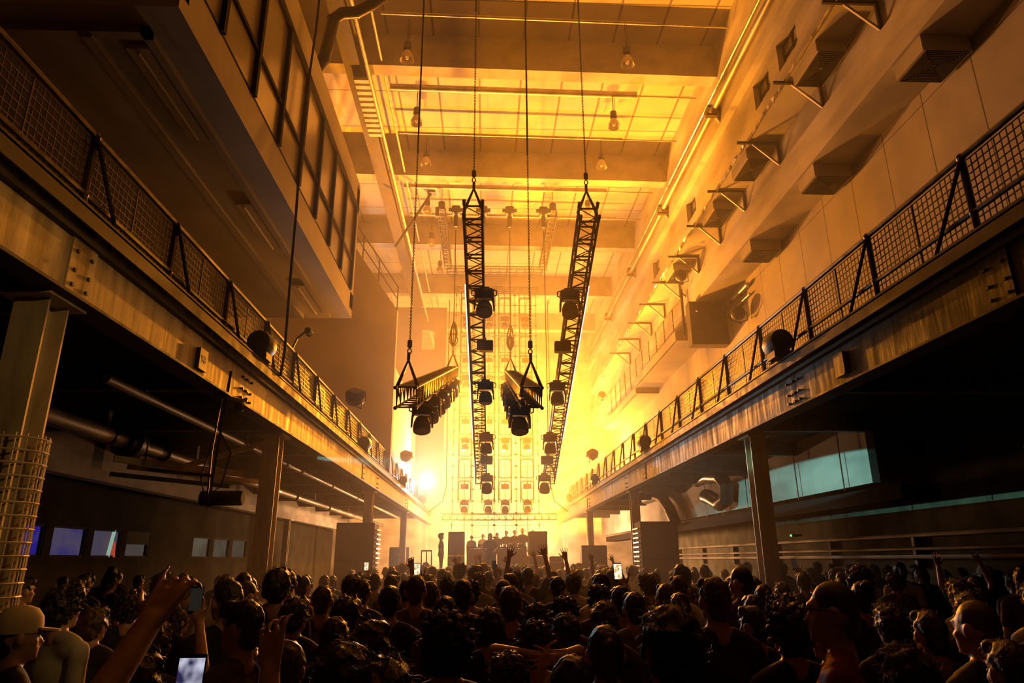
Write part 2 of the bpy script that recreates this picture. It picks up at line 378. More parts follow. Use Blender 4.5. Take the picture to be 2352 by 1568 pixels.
# ------------------------------------------------------------------- railings
def railing(x,sd,y0,n,label):
    t=thing('gallery_railing',label,'railing',(x,y0,4.62))
    pm=MB().tube([(0,0,0),(0,0,.9)],.034,8).ball((0,0,.9),.045,8,6).ball((0,0,.33),.042,8,6).mesh('post',M['rail'],True)
    bm=MB().tube([(0,-.06,.86),(-.0,.62,.02)],.021,6).mesh('brace',M['rail'],True)
    # one panel of welded wire, shared by every bay
    p=MB(); L=1.645; yy=.055
    while yy<L-.03: p.box(-.003,.003,yy-.0048,yy+.0048,.03,.855); yy+=.075
    zz=.04
    while zz<.86: p.box(-.004,.004,.04,L-.04,zz-.0048,zz+.0048); zz+=.0735
    p.box(-.008,.008,L*.5-.008,L*.5+.008,.03,.855)
    wm=p.mesh('wire_panel',M['mesh_wire'])
    for k in range(n):
        link('post',pm,t,(0,k*1.65,0)); b=link('brace',bm,t,(.05*sd,k*1.65,0)); link('wire_panel',wm,t,(-.012*sd,k*1.65,0))
    link('post',pm,t,(0,n*1.65,0))
    MB().tube([(0,-.1,.9),(0,n*1.65+.1,.9)],.03,8).build('handrail',M['rail'],t,True)
    MB().tube([(0,-.1,.33),(0,n*1.65+.1,.33)],.026,8).build('midrail',M['rail'],t,True)
    return t
railing(-3.45,1,2.02,21,'steel gallery railing with wire mesh below the window bay')
railing(4.45,-1,2.13,21,'steel gallery railing with wire mesh against the panelled wall')

# ------------------------------------------------- pipes under the bay gallery
t=thing('service_pipe','thick clad pipe with a bulging valve hanging under the 9B gallery','pipe',(-5.8,0,3.8))
MB().tube([(0,4,0),(0,11.1,0)],.125,14).build('pipe_run',M['pipe'],t,True); MB().tube([(0,11.55,0),(0,40,0)],.095,14).build('pipe_run',M['pipe'],t,True)
MB().lathe([(.05,11.05),(.2,11.1),(.21,11.2),(.27,11.25),(.27,11.45),(.2,11.5),(.12,11.56),(.12,11.62)],(0,0,0),'y',18).build('valve',M['duct_dark'],t,True)
for y in (10.7,12.6,15.2,21.5,26): MB().lathe([(.1,y-.03),(.14,y-.03),(.14,y+.03),(.1,y+.03)],(0,0,0),'y',16).build('flange',M['duct_dark'],t)
for y in (8.2,10.6,14,18.6,24,30): MB().box(-.02,.02,y-.05,y+.05,.1,.36).build('hanger',M['black_steel'],t)
MB().lathe([(.1,18.9),(.17,18.95),(.18,19.5),(.1,19.55)],(0,0,0),'y',16).build('joint',M['duct_dark'],t,True)
t=thing('service_pipe','slimmer clad pipe running higher up just behind the 9B beam','pipe',(-4.5,0,4.02))
MB().tube([(0,8,0),(0,40,0)],.06,12).build('pipe_run',M['pipe'],t,True)
for y in (12.9,15.7,17.0,20.5,24.6,28): MB().lathe([(.06,y-.05),(.085,y-.05),(.085,y+.05),(.06,y+.05)],(0,0,0),'y',14).build('flange',M['duct_dark'],t)
for y in (9,13,18,23,29): MB().box(-.012,.012,y-.03,y+.03,.04,.4).build('hanger',M['black_steel'],t)
t=thing('service_pipe','rusty conduit under the ceiling of the dark bay gallery','pipe',(-6.9,0,4.15))
MB().tube([(0,8,0),(0,30,0)],.03,8).build('pipe_run',M['pipe'],t,True)
for y in (9,14,20,26): MB().box(-.01,.01,y-.02,y+.02,.0,.27).build('hanger',M['black_steel'],t)
for k,(y0,y1) in enumerate(((11.4,14.1),(14.5,17.9),(18.4,22),(22.5,30))):
    pass
# pale fascia board put in for the amber-lit wall strips above the inner beam
t=thing('fascia_run','pale fascia board over the inner beam beyond the thick pipe','duct',(-8.2,0,4.15))
MB().box(-.1,.1,6,34,-.16,.17).build('fascia_board',M['concrete_light'],t)
for y in (14.3,18.2,22.5): MB().box(-.02,.3,y-.2,y+.2,-.55,.2).build('drop_bracket',M['duct_dark'],t)
# hanging rig of clamps, cables and bars before the inner beam
t=thing('hanging_rig','tangle of dark clamps, rods and cables hanging below the 9B beam','rig',(-3.6,8.35,3.9))
MB().tube([(.42,.0,.3),(.4,0,-.2),(.36,0,-.9),(.35,0,-1.35)],.018,6).tube([(.33,.05,.0),(.29,.05,-.7),(.31,.05,-1.3)],.012,6).build('drop_pole',M['black_steel'],t)
MB().bar((.3,-.1,-.02),(.48,.3,-.02),.05).bar((.45,.25,-.1),(.5,.42,.05),.03).ball((.46,.32,-.08),.07,8,6).build('clamp',M['black_steel'],t)
MB().bar((-.9,.1,-.95),(.35,.6,-1.05),.05).bar((-.6,.4,-.86),(.34,.05,-.98),.035).build('cross_bar',M['black_steel'],t)
MB().tube([(.34,0,-.4),(.5,.1,-.7),(.45,.05,-1.1),(.3,0,-1.25),(.22,0,-1.0),(.3,0,-.6)],.01,6).build('cable_loop',M['rubber'],t,True)
MB().lathe([(.05,0),(.09,.02),(.09,.5),(.075,.52)],(.12,.3,-1.22),'x',14).build('lamp_can',M['rubber'],t,True)
t=thing('strut_rack','pale angle-iron frame with a diagonal strut below the thick pipe','frame',(-4.3,10.6,3.35))
MB().bar((-1.0,-.6,.0),(.75,.9,-.1),.06,.09).build('rail_bar',M['column'],t); MB().bar((-.25,.05,-.02),(.75,.55,.42),.05,.08).build('diagonal',M['column'],t); MB().bar((-1.05,-.1,-.05),(.7,1.3,-.16),.05,.07).build('rail_bar',M['column'],t)
for a in (-.9,.7): MB().tube([(a,.1,0),(a,.1,.75)],.012,6).build('hanger',M['black_steel'],t)
# lit window panes in the far side of the bay gallery
pm=[((.05,.03,.5),(.12,.1,.35),.75),((.1,.07,.42),(.2,.16,.3),.6),((.25,.2,.32),(.32,.25,.26),.45),((.28,.22,.2),(.3,.24,.2),.4),((.35,.3,.2),(.25,.2,.14),.5),((.3,.26,.18),(.22,.18,.12),.42),((.28,.24,.18),(.24,.2,.14),.4)]
lb=['deep blue lit window pane nearest the caged column','violet lit window pane with pale beams','lilac window pane with a pale post behind it','half-height greyish window pane beside the lilac one','small warm window pane with bottles of light','small warm window pane, middle of its three','small warm window pane nearest the tall column']
for i,(a,b,c,d) in enumerate(WH):
    f=MB()
    for yy in (a+.02,b-.02): f.box(-9.12,-9.01,yy-.03,yy+.03,c,d)
    for zz in (c+.015,d-.015): f.box(-9.12,-9.01,a,b,zz-.025,zz+.025)
    if i==3: f.box(-9.1,-9.0,a,b,c+.32,d)
    o=structure('window_%d'%(i+14),f,M['frame'],lb[i])
    col,c2,st=pm[i]
    MB().box(-9.1,-9.08,a,b,c,d).build('pane',emit_mat('lit_pane_%d'%i,col,st*.5,c2,1.4,(1,1,1)),o)
    if i==0:
        q=MB()
        for k in range(7): q.box(-9.05,-9.03,a+.42,a+.56,c+.06+k*.075,c+.085+k*.075)
        q.build('light_string',emit_mat('pink_glow',(1,.4,.55),.7),o)
    if i==2: MB().bar((-9.04,a+.85,c),(-9.04,a+.98,d),.06).build('pale_post',emit_mat('post_glow',(.5,.75,.6),.5),o); MB().bar((-9.03,a+1.08,c),(-9.03,a+.99,c+.35),.07).build('red_post',emit_mat('red_glow',(.8,.12,.06),.45),o)  # posts given a glow of their own to look lit

# ---------------------------------------------------- fittings of the ducted side
sh=MB().tube([(0,-2,0),(0,31,0)],.035,8).build('wall_pipe',M['galv'],None,True,(6.62,14,14.95)); tag(sh,'thin bright conduit along the top of the wall over the vent shelf','pipe')
t=thing('crane_tube','fat bright tube on saddles along the top of the wall','pipe',(6.55,14,14.35))
MB().tube([(0,-18,0),(0,29,0)],.09,12).build('pipe_run',M['pipe'],t,True)
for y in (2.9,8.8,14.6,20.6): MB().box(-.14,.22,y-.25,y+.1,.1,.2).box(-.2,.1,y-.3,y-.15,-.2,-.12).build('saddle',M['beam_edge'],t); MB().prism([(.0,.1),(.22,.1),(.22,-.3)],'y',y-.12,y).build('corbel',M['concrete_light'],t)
# shelf with its brackets
t=thing('duct_shelf','long bracketed sheet-metal shelf duct along the upper wall','shelf',(6.92,10,11.3))
MB().box(-.72,0,-12,30,.06,.1).build('shelf_plate',M['panel'],t)
e=MB(); random.seed(3); rr=[]
for k in range(230):
    a,b,q=random.uniform(-.035,.025),random.uniform(-.03,.03),random.uniform(.01,.06); rr.append([(-.77+a,-6+k*.15,.09+b),(-.79+a,-6+k*.15,.07+b),(-.78+b,-6+k*.15,.05-q),(-.75+b,-6+k*.15,.06-q)])
e.loft(rr)
e.build('torn_foil_edge',M['galv'],t)
ys=[-.5,1.65,3.8,6.05,8.05,10.2,12.4,14.6,16.8,19.0,21.2]
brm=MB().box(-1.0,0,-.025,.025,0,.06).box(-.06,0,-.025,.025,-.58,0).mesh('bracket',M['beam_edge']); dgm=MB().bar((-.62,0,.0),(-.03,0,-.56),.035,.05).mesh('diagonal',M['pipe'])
for y in ys: b=link('bracket',brm,t,(0,y,0)); link('diagonal',dgm,b)
def vent(x,y,z,dx,dy,dz,label):
    t=thing('vent_box',label,'vent',(x,y,z),'ventilation boxes')
    MB().box(0,dx,-dy/2,dy/2,-dz,0).build('casing',M['panel'],t)
    g=MB()
    for k in range(9):
        s=k/9; a=dy/2*(1-s*.95); g.box(dx*.06+dx*.42*s,dx*.06+dx*.42*s+.016,-a,a,-dz-.025,-dz-.002); g.box(dx*.94-dx*.42*s-.016,dx*.94-dx*.42*s,-a,a,-dz-.025,-dz-.002)
        g.box(dx*.06+dx*.42*s,dx*.94-dx*.42*s,-a,-a+.016,-dz-.025,-dz-.002); g.box(dx*.06+dx*.42*s,dx*.94-dx*.42*s,a-.016,a,-dz-.025,-dz-.002)
    g.build('grille',M['duct_dark'],t)
for y,l in ((10.95,'louvred vent box under the shelf duct, the nearest with its grille plainly seen'),(14.6,'vent box under the shelf duct beside the torn foil edge'),(17.1,'vent box under the shelf duct near its third visible bracket'),(21.3,'hazy vent box under the shelf duct above the balcony')): vent(6.24,y,11.35,.6,1.0,.24,l)
for y,l in ((8.95,'vent box below the overhang, nearest and darkest'),(12.65,'vent box below the overhang above the mesh railing'),(16.25,'small pale vent box below the overhang beside the balcony end')): vent(6.84,y,9.84,.8,.72,.3,l)
# mid-height balcony
t=thing('wall_balcony','narrow balcony with thin railing bracketed on the lit wall beyond the cabinet','balcony',(7.73,22.5,9.2))
MB().box(-1.1,0,0,7,.0,.06).box(-1.12,-1.06,0,7,.0,.34).box(-1.12,0,-.04,.04,-.02,.34).build('deck',M['panel'],t)
MB().box(-1.0,0,7,16,-.22,-.16).box(-1.02,-.96,7,16,-.22,.1).box(-1.02,0,7,7.1,-.24,.12).build('lower_deck',M['panel'],t)
for k in range(12): MB().tube([(-1.08,-1+k*1.25,.1),(-1.08,-1+k*1.25,1.25)],.02,6).build('post',M['rail'],t)
MB().tube([(-1.08,-1,1.25),(-1.08,13.7,1.25)],.022,6).build('handrail',M['rail'],t); MB().tube([(-1.08,-1,.7),(-1.08,13.7,.7)],.016,6).build('midrail',M['rail'],t)
MB().tube([(-1.08,-1,-.2),(-1.08,-1,1.5)],.05,8).build('end_post',M['beam_edge'],t); MB().tube([(-1.08,-1,1.4),(-.2,-1,.5)],.03,6).build('strut',M['rail'],t)
t=thing('wall_cabinet','tall dark panel cabinet closing the balcony end under the overhang','cabinet',(7.73,20.4,8.4))
MB().box(-1.2,0,0,.4,0,1.45).build('casing',M['duct_dark'],t); MB().box(-1.0,-.95,-.02,0,1.1,1.13).build('pilot_light',emit_mat('red_pilot',(1,.2,.1),1.5),t)
for x,z,r,l in ((7.62,9.55,.07,'bright pipe along the lit wall below the cabinet'),(7.64,9.25,.035,'thin conduit below the bright pipe on the lit wall')):
    o=thing('wall_pipe',l,'pipe',(x,14,z)); MB().tube([(0,4.2,0),(0,8.6,0),(0,26,.1)],r,10).build('pipe_run',M['galv'],o,True)
    for y in (5,9,14,20): MB().box(-.02,.12,y-.04,y+.04,-.05,.05).build('clip',M['beam_edge'],o)
def round_lamp(loc,label,rz=0,s=1):
    t=thing('flood_lamp',label,'lamp',loc,None,rz); t.scale=(s,s,s)
    MB().lathe([(.02,-.12),(.14,-.1),(.2,0),(.21,.06),(.2,.08)],(0,0,.34),'y',18).build('reflector_can',M['black'],t,True)
    MB().lathe([(.0,.07),(.19,.075),(.19,.085),(0,.09)],(0,0,.34),'y',18).build('lens',M['lens'],t)
    MB().tube([(-.23,0,.34),(-.23,0,.12),(0,0,.05),(.23,0,.12),(.23,0,.34)],.016,6).build('yoke',M['black_steel'],t); MB().box(-.05,.05,-.05,.05,0,.06).build('clamp',M['black_steel'],t)
round_lamp((6.4,20.55,10.5),'round floodlight on the balcony corner post above the railing')
round_lamp((6.3,36.0,10.1),'round floodlight at the far end of the balcony')
round_lamp((7.4,18.6,8.45),'dark round lamp fixed to the bright wall pipe under the cabinet',0,1.1)
# ------------------------------------------------------------ lighting trusses
def truss_parts(t,L,w,h,step,rc,rb,m,caps=True):
    """box truss along +y from the origin; chords and lacing as parts of t"""
    for sx in (-1,1):
        for sz in (-1,1):
            c=MB().tube([(sx*w/2,-.06 if caps else 0,sz*h/2),(sx*w/2,L,sz*h/2)],rc,8)
            if caps: c.tube([(sx*w/2,-.16,sz*h/2),(sx*w/2,-.02,sz*h/2)],rc*1.35,8)
            c.build('chord',m,t,True)
    b=MB(); n=int(round(L/step)); s=L/n
    for k in range(n+1):
        y=k*s
        for sz in (-1,1): b.bar((-w/2,y,sz*h/2),(w/2,y,sz*h/2),rb*2.2)
        for sx in (-1,1): b.bar((sx*w/2,y,-h/2),(sx*w/2,y,h/2),rb*1.6)
        if k<n:
            for sz in (-1,1):
                b.bar((-w/2,y,sz*h/2),(w/2,y+s*.5,sz*h/2),rb*1.2); b.bar((w/2,y+s*.5,sz*h/2),(-w/2,y+s,sz*h/2),rb*1.2)
            for sx in (-1,1):
                b.bar((sx*w/2,y,-h/2),(sx*w/2,y+s*.5,h/2),rb*1.2); b.bar((sx*w/2,y+s*.5,h/2),(sx*w/2,y+s,-h/2),rb*1.2)
    b.build('lacing',m,t)
tube_mat=emit_mat('pink_white_tube',(1,.5,.46),4.5)
def long_truss(x,a,b,label,led=0,solid=False):
    a=V((x[0],*a));b=V((x[1],*b)); d=b-a
    t=thing('lighting_truss',label,'truss',a,'tilted lighting trusses'); t.rotation_euler=(math.atan2(d.z,d.y),0,-math.atan2(d.x,d.y)); L=d.length
    truss_parts(t,L,.36,.36,.5,.026,.013,M['truss'])
    if led: MB().tube([(led*.215,L*.16,-.14),(led*.215,L*.74,-.14)],.017,8).build('led_tube',tube_mat,t,True)
    # rigging bridles at both ends
    for y in (.12,L-.15):
        s=MB()
        c=V((0,y,.0)); top=V((0,y,.62)) if y<1 else V((0,y,.62))
        q=Matrix.Rotation(-t.rotation_euler.x,3,'X'); top=V((0,y,.18))+q@V((0,0,.5))
        for sx in (-1,1): s.tube([(sx*.18,y,.0),(sx*.18,y,.2),top],[.03,.035,.02],7)
        s.tube([top,top+q@V((0,0,.14))],.03,8); s.build('bridle',M['truss'],t,True)
    if solid: MB().box(-.17,.17,.1,L-.1,.165,.185).build('cable_tray',M['black'],t)
    return t,a,b
T={}
T['a']=long_truss((-1.42,-1.2),(12,4.72),(24,8.45),'rising dark truss with lamps beneath it, on the window-bay side',0,True)
T['b']=long_truss((-.27,-.15),(12,8.42),(24,4.6),'falling dark truss with a pink-white tube, nearer the bay',-1)
T['c']=long_truss((.82,.88),(12,4.72),(24,8.3),'rising dark truss with lamps beneath it, between the two tube-lit trusses',0,True)
T['d']=long_truss((2.0,2.2),(12,8.4),(24,4.6),'falling dark truss with a pink-white tube, nearer the vent shelf',1)
# --------------------------------------------------------------- moving heads
def mover_meshes(m):
    base=MB().bevbox(-.19,.19,-.15,.15,-.2,-.04,.03).mesh('lamp_base',m,True)
    handle=[]
    for sx in (-1,1): handle.append(MB().tube([(sx*.19,-.08,-.06),(sx*.245,-.08,-.08),(sx*.245,-.08,-.17),(sx*.19,-.08,-.19)],.014,6).mesh('handle',m))
    clamp=MB().box(-.1,.1,-.03,.03,-.04,.03).mesh('clamp',m)
    y=MB()
    for sx in (-1,1): y.loft([[(sx*.13,-.07,-.2),(sx*.19,-.07,-.2),(sx*.19,.07,-.2),(sx*.13,.07,-.2)],[(sx*.165,-.07,-.3),(sx*.2,-.07,-.3),(sx*.2,.07,-.3),(sx*.165,.07,-.3)],[(sx*.175,-.05,-.46),(sx*.205,-.05,-.46),(sx*.205,.05,-.46),(sx*.175,.05,-.46)]])
    y.box(-.17,.17,-.08,.08,-.23,-.19); yoke=y.mesh('yoke',m)
    h=MB().lathe([(.06,-.15),(.115,-.14),(.145,-.07),(.16,.0),(.165,.08),(.16,.12),(.14,.13)],(0,0,0),'z',18).mesh('lamp_head',m,True)
    l=MB().lathe([(.0,.125),(.135,.128),(.13,.14),(0,.145)],(0,0,0),'z',18).mesh('lens',M['lens'],True)
    return base,handle,yoke,h,l,clamp
MM=mover_meshes(M['black'])
def mover(loc,label,group,tilt=.5,rz=0,s=1.,up=False,name='moving_head_lamp'):
    t=thing(name,label,'stage lamp',loc,group,rz); t.scale=(s,s,s)
    if up: t.rotation_euler=(PI,0,rz)
    link('lamp_base',MM[0],t); link('handle',MM[1][0],t); link('handle',MM[1][1],t); link('clamp',MM[5],t); link('yoke',MM[2],t)
    h=link('lamp_head',MM[3],t,(0,0,-.42)); h.rotation_euler=(tilt+PI,0,0); l=link('lens',MM[4],h); return t
def strobe(loc,label,group,s=1.,rz=0):
    t=thing('strobe_lamp',label,'stage lamp',loc,group,rz); t.scale=(s,s,s)
    MB().bevbox(-.19,.19,-.1,.1,-.28,-.03,.02).build('lamp_body',M['black'],t); MB().box(-.16,.16,.1,.11,-.25,-.06).build('face_glass',M['lens'],t); MB().box(-.03,.03,-.03,.03,-.03,.05).build('clamp',M['black_steel'],t)
    return t
def along(k,f,dx,dz):
    _,a,b=T[k]; p=a.lerp(b,f); return (p.x+dx,p.y,p.z+dz)
ordn=['nearest','second','third','fourth','fifth','last']
for k,side,dx,nm in (('b',1,.2,'falling truss by the bay'),('d',-1,-.2,'falling truss by the vent shelf')):
    for i,f in enumerate((.17,.325,.475,.71,.83,.945)):
        p=along(k,f,dx,-.12)
        if i in (1,4): strobe(p,'square black strobe lamp, %s along the %s'%('upper one' if i==1 else 'lower one',nm),'strobes on the falling trusses',1.05)
        else: mover(p,'black moving-head lamp, %s lamp down the %s'%(ordn[i],nm),'moving heads on the falling trusses',-.5+.2*i,0,1.12)
for k,dx,nm in (('a',.17,'rising truss by the bay'),('c',-.17,'middle rising truss')):
    for i,f in enumerate((.09,.24,.39,.54,.69,.84)):
        mover(along(k,f,dx,-.2),'black moving-head lamp, %s in the row under the %s'%(ordn[i],nm),'moving heads under the rising trusses',-.35,0.15*(-1)**i,1.05)
# ---------------------------------------------------------------- hoist chains
def chain_mesh(L,sz=.044,r=.0062):
    b=MB(); n=int(L/(sz*.78))
    for i in range(n):
        c=-i*sz*.78; pts=[]
        for k in range(9):
            a=k*PI/4; x=.0145*math.cos(a); z=.5*sz*math.sin(a); pts.append((x,0,c+z) if i%2 else (0,x,c+z))
        b.tube(pts,r,4)
    return b.mesh('chain_links',M['black_steel'])
def rig_chain(k,far,ztop,label):
    _,a,b=T[k]; p=b if far else a; d=(b-a).normalized()*.15
    p=(p-d) if far else (p+d); zb=p.z+.84
    t=thing('hoist_chain',label,'chain',(p.x,p.y,ztop),'hoist chains')
    Lr=ztop-zb
    if far: MB().tube([(0,0,-.9),(0,0,-Lr)],.016,6).build('chain_run',M['black_steel'],t)
    else:
        Lc=min(Lr,4.2); MB().tube([(0,0,0),(0,0,-Lr+Lc)],.018,6).build('chain_run',M['black_steel'],t)
        o=link('chain_links',chain_mesh(Lc-.1),t,(0,0,-Lr+Lc))
    MB().lathe([(.02,.12),(.045,.1),(.045,-.02),(.02,-.04)],(0,0,-Lr+.12),'z',10).tube([(.035*math.cos(a*PI/6),0,-Lr+.02+.05*math.sin(a*PI/6)) for a in range(13)],.012,5).build('hook',M['black_steel'],t,True)
    if far:
        MB().bevbox(-.17,.17,-.2,.2,-.22,.08,.04).box(-.28,.28,-.08,.08,-.14,.02).build('hoist_motor',M['black'],t); MB().lathe([(.05,-.75),(.085,-.7),(.09,-.3),(.07,-.26)],(0,0,0),'z',12).build('chain_bag',M['black'],t,True)
        if k in 'ac':
            q=MB(); random.seed(ord(k))
            for j in range(5):
                w=random.uniform(.06,.24); hh=random.uniform(.5,1.1)
                q.tube([(w*math.sin(u*PI/7)*math.cos(j),w*math.sin(u*PI/7)*math.sin(j*2),-Lr+.1+hh-abs(u-7)/7*hh) for u in range(15)],.02,5)
            q.build('cable_bundle',M['rubber'],t,True)
    return t
for k,far,l in (('a',0,'hoist chain down to the near end of the rising truss by the bay'),('b',0,'hoist chain down to the near end of the falling truss by the bay'),('c',0,'hoist chain down to the near end of the middle rising truss'),('d',0,'hoist chain down to the near end of the falling truss by the vent shelf')): rig_chain(k,far,15.5,l)
for k,l in (('a','chain hoist with bag and coiled cable over the far rising-truss end by the bay'),('b','chain hoist with bag over the far end of the falling truss by the bay'),('c','chain hoist with bag and coiled cable over the far end of the middle rising truss'),('d','chain hoist with bag over the far end of the falling truss by the vent shelf')): rig_chain(k,1,14.95,l)
o=MB().tube([(0,0,0),(-.05,.1,-2),(-.06,-.1,-4.2),(.04,-.28,-6.2),(.12,-.5,-7.4),(.16,-.55,-8.6),(.12,-.5,-9)],.022,7).build('hanging_cable',M['rubber'],None,True,(-3.22,10.6,13.6)); tag(o,'thick black cable dropping past the bay windows to the gallery railing','cable')
# ------------------------------------------------------ transverse pipes + bells
def bell(x,y,ztop,drop,label):
    t=thing('bell_lamp',label,'lamp',(x,y,ztop),'bell lamps under the roof')
    MB().tube([(0,0,0),(0,0,-drop)],.014,6).tube([(.05,0,0),(.05,0,-drop)],.008,5).build('suspension',M['beam_edge'],t)
    MB().lathe([(.04,.02),(.1,0),(.11,-.2),(.07,-.24)],(0,0,-drop),'z',14).build('gear_box',M['duct_dark'],t,True)
    MB().lathe([(.06,-.24),(.1,-.29),(.155,-.4),(.18,-.53),(.185,-.56),(.17,-.545),(.08,-.29)],(0,0,-drop),'z',18).build('bell_shade',M['enamel'],t,True)
    MB().ball((0,0,-drop-.43),(.06,.06,.09),10,7).build('bulb',M['label'],t,True)
for i,(y,r,x0,x1,l) in enumerate(((15.1,.045,-2.9,4.75,'dark transverse pipe under the roof, nearest one'),(18.15,.11,-3.05,4.75,'thick transverse pipe under the roof beyond the near beam'),(20.55,.05,-3.1,4.75,'transverse pipe under the roof before the hoist beam'),(24.1,.1,-3.3,4.8,'transverse pipe under the roof just behind the hoists'),(26.4,.06,-3.3,5.6,'bright transverse pipe under the roof beyond the hoists'),(29.7,.1,-3.5,5.6,'transverse pipe under the roof above the stage truss'))):
    o=MB().tube([(x0,-.08,0),(x1,.1,0)],r,10).tube([(x1,.1,-r*.3),(6.7,.15,-r*.3)],.025,6).build('transverse_pipe',M['pipe'],None,True,(0,y,16.05)); tag(o,l,'pipe')
BL=[(-2.15,15.1,.85,'bell lamp under the nearest roof pipe, on the bay side'),(3.75,15.1,.85,'bell lamp under the nearest roof pipe, on the vent-shelf side'),(-2.2,18.15,.65,'bell lamp under the thick roof pipe, on the bay side'),(3.95,18.15,.65,'bell lamp under the thick roof pipe, on the vent-shelf side'),(-2.1,20.55,.6,'bell lamp under the third roof pipe, on the bay side'),(3.95,20.55,.6,'bell lamp under the third roof pipe, on the vent-shelf side'),(-2.35,24.1,.5,'bell lamp behind the hoists, on the bay side'),(4.0,24.1,.45,'bell lamp behind the hoists, on the vent-shelf side'),(-2.35,26.4,.8,'faint bell lamp in haze beyond the hoists'),(-2.2,29.7,.6,'faint bell lamp in haze beside the stage truss')]
for x,y,d,l in BL: bell(x,y,15.93,d-.05,l)
# -------------------------------------------------------- far hung trusses
def flat_truss(p,L,ang,label,w=.3,step=.4,m='truss',name='stage_truss'):
    t=thing(name,label,'truss',p); t.rotation_euler=(0,0,ang); truss_parts(t,L,w,w,step,.022,.012,M[m],False); return t
flat_truss((-1.8,24.2,15.0),5.2,0,'high lengthwise truss in haze toward the screen, on the bay side')
flat_truss((2.62,24.2,15.0),5.2,0,'high lengthwise truss in haze toward the screen, on the vent-shelf side')
flat_truss((-1.85,29.45,14.82),4.45,-PI/2,'high crosswise truss joining the two hazy lengthwise trusses')
flat_truss((-1.5,31,14.45),4.0,-PI/2,'crosswise truss carrying the top of the lamp screen',.25)
flat_truss((-1.88,31,3.72),5.0,-PI/2,'crosswise truss along the foot of the lamp screen above the performers',.25,.32)
for x,l in ((-1.8,'black hoist on the near end of the hazy lengthwise truss, bay side'),(2.62,'black hoist on the near end of the hazy lengthwise truss, vent-shelf side')):
    t=thing('truss_hoist',l,'hoist',(x,24.3,15.15)); MB().bevbox(-.13,.13,-.13,.13,.0,.34,.04).build('hoist_body',M['black'],t); MB().box(-.24,-.1,-.07,.07,-.3,.1).build('chain_bag',M['black'],t); MB().tube([(0,0,.3),(0,0,1.0)],.012,5).build('chain_run',M['black_steel'],t)
# ------------------------------------------------------------- lamp screen
def rrect(w,h,r,n=4):
    o=[]
    for cx,cz,a0 in ((w/2-r,h/2-r,0),(-w/2+r,h/2-r,1),(-w/2+r,-h/2+r,2),(w/2-r,-h/2+r,3)):
        for k in range(n+1):
            a=(a0+k/n)*PI/2; o.append((cx+r*math.cos(a),cz+r*math.sin(a)))
    return o
fm=MB(); oo=rrect(.58,.86,.11); ii=rrect(.5,.78,.1)
n=len(oo); vs=[(x,-.025,z) for x,z in oo]+[(x,-.025,z) for x,z in ii]+[(x,.025,z) for x,z in oo]+[(x,.025,z) for x,z in ii]; fs=[]
for k in range(n):
    j=(k+1)%n; fs+=[(k,j,n+j,n+k),(2*n+k,3*n+k,3*n+j,2*n+j),(k,2*n+k,2*n+j,j),(n+k,n+j,3*n+j,3*n+k)]
fm.add(vs,fs); frame_me=fm.mesh('frame_cell',M['truss'])
cols=(-.93,.125,.875,1.864); cn=['outermost by the bay','inner by the bay','inner by the vent shelf','outermost by the vent shelf']
hn=['lowest','second from foot','third from foot','topmost']
for c,x in enumerate(cols):
    t=thing('lamp_ladder','ladder of rounded frames in the lamp screen, %s'%cn[c],'frame',(x,31,4.42),'ladders of the lamp screen')
    for i in range(10): link('frame_cell',frame_me,t,(0,0,.43+i*.973))
    u=MB()
    for sx in (-.29,.29): u.box(sx-.02,sx+.02,-.02,.02,-.1,9.9)
    for i in range(10): u.box(-.29,.29,-.015,.015,.9+i*.973-.02,.9+i*.973+.01)
    u.build('stile',M['truss'],t); MB().box(-.012,.012,-.03,.03,-3.2,9.9).build('mid_rod',M['truss'],t)
    for i in range(4):
        mover((x,30.9,4.44+(.43*0+.0 if i==0 else (3*i-1)*.973+.8)),'moving-head lamp, %s, in the screen ladder %s'%(hn[i],cn[c]),'moving heads in the lamp screen',-.3,0,1.0)
    for i in range(3): strobe((x,30.9,4.42+(3*i)*.973+.75),'square strobe, %s, in the screen ladder %s'%(hn[i],cn[c]),'strobes in the lamp screen',.95)
t=thing('cable_net','fine net of taut cables with knots filling the lamp screen','net',(.46,31.32,2.0))
nb=MB()
for x in (-1.94,-1.04,-.06,.92,1.94): nb.box(x-.012,x+.012,-.01,.01,0,12.4)
for x in (-1.5,-.55,.43,1.43): nb.box(x-.005,x+.005,-.01,.01,0,12.4)
for k in range(24):
    z=.35+k*.52; nb.box(-1.94,1.94,-.008,.008,z-.009,z+.009)
    for x in (-1.04,-.06,.92): nb.ball((x,0,z),(.075,.03,.045),8,5)
    for x in (-1.94,1.94): nb.ball((x,0,z),(.03,.03,.09),6,5)
nb.build('cable_lattice',M['truss'],t)
# side tower legs and loose cables around the screen
for x,l in ((-1.88,'slack cable draped beside the bay edge of the lamp screen'),(3.05,'slack cable draped beside the vent-shelf edge of the lamp screen')):
    s=-1 if x<0 else 1
    o=MB().tube([(0,0,10),(.0,0,5),(-.03*s,0,2.4),(-.05*s,0,1.2),(.1*s,0,.5),(.7*s,.1,.05)],.02,6).build('slack_cable',M['rubber'],None,True,(x-.1*s,30.9,3.9)); tag(o,l,'cable')
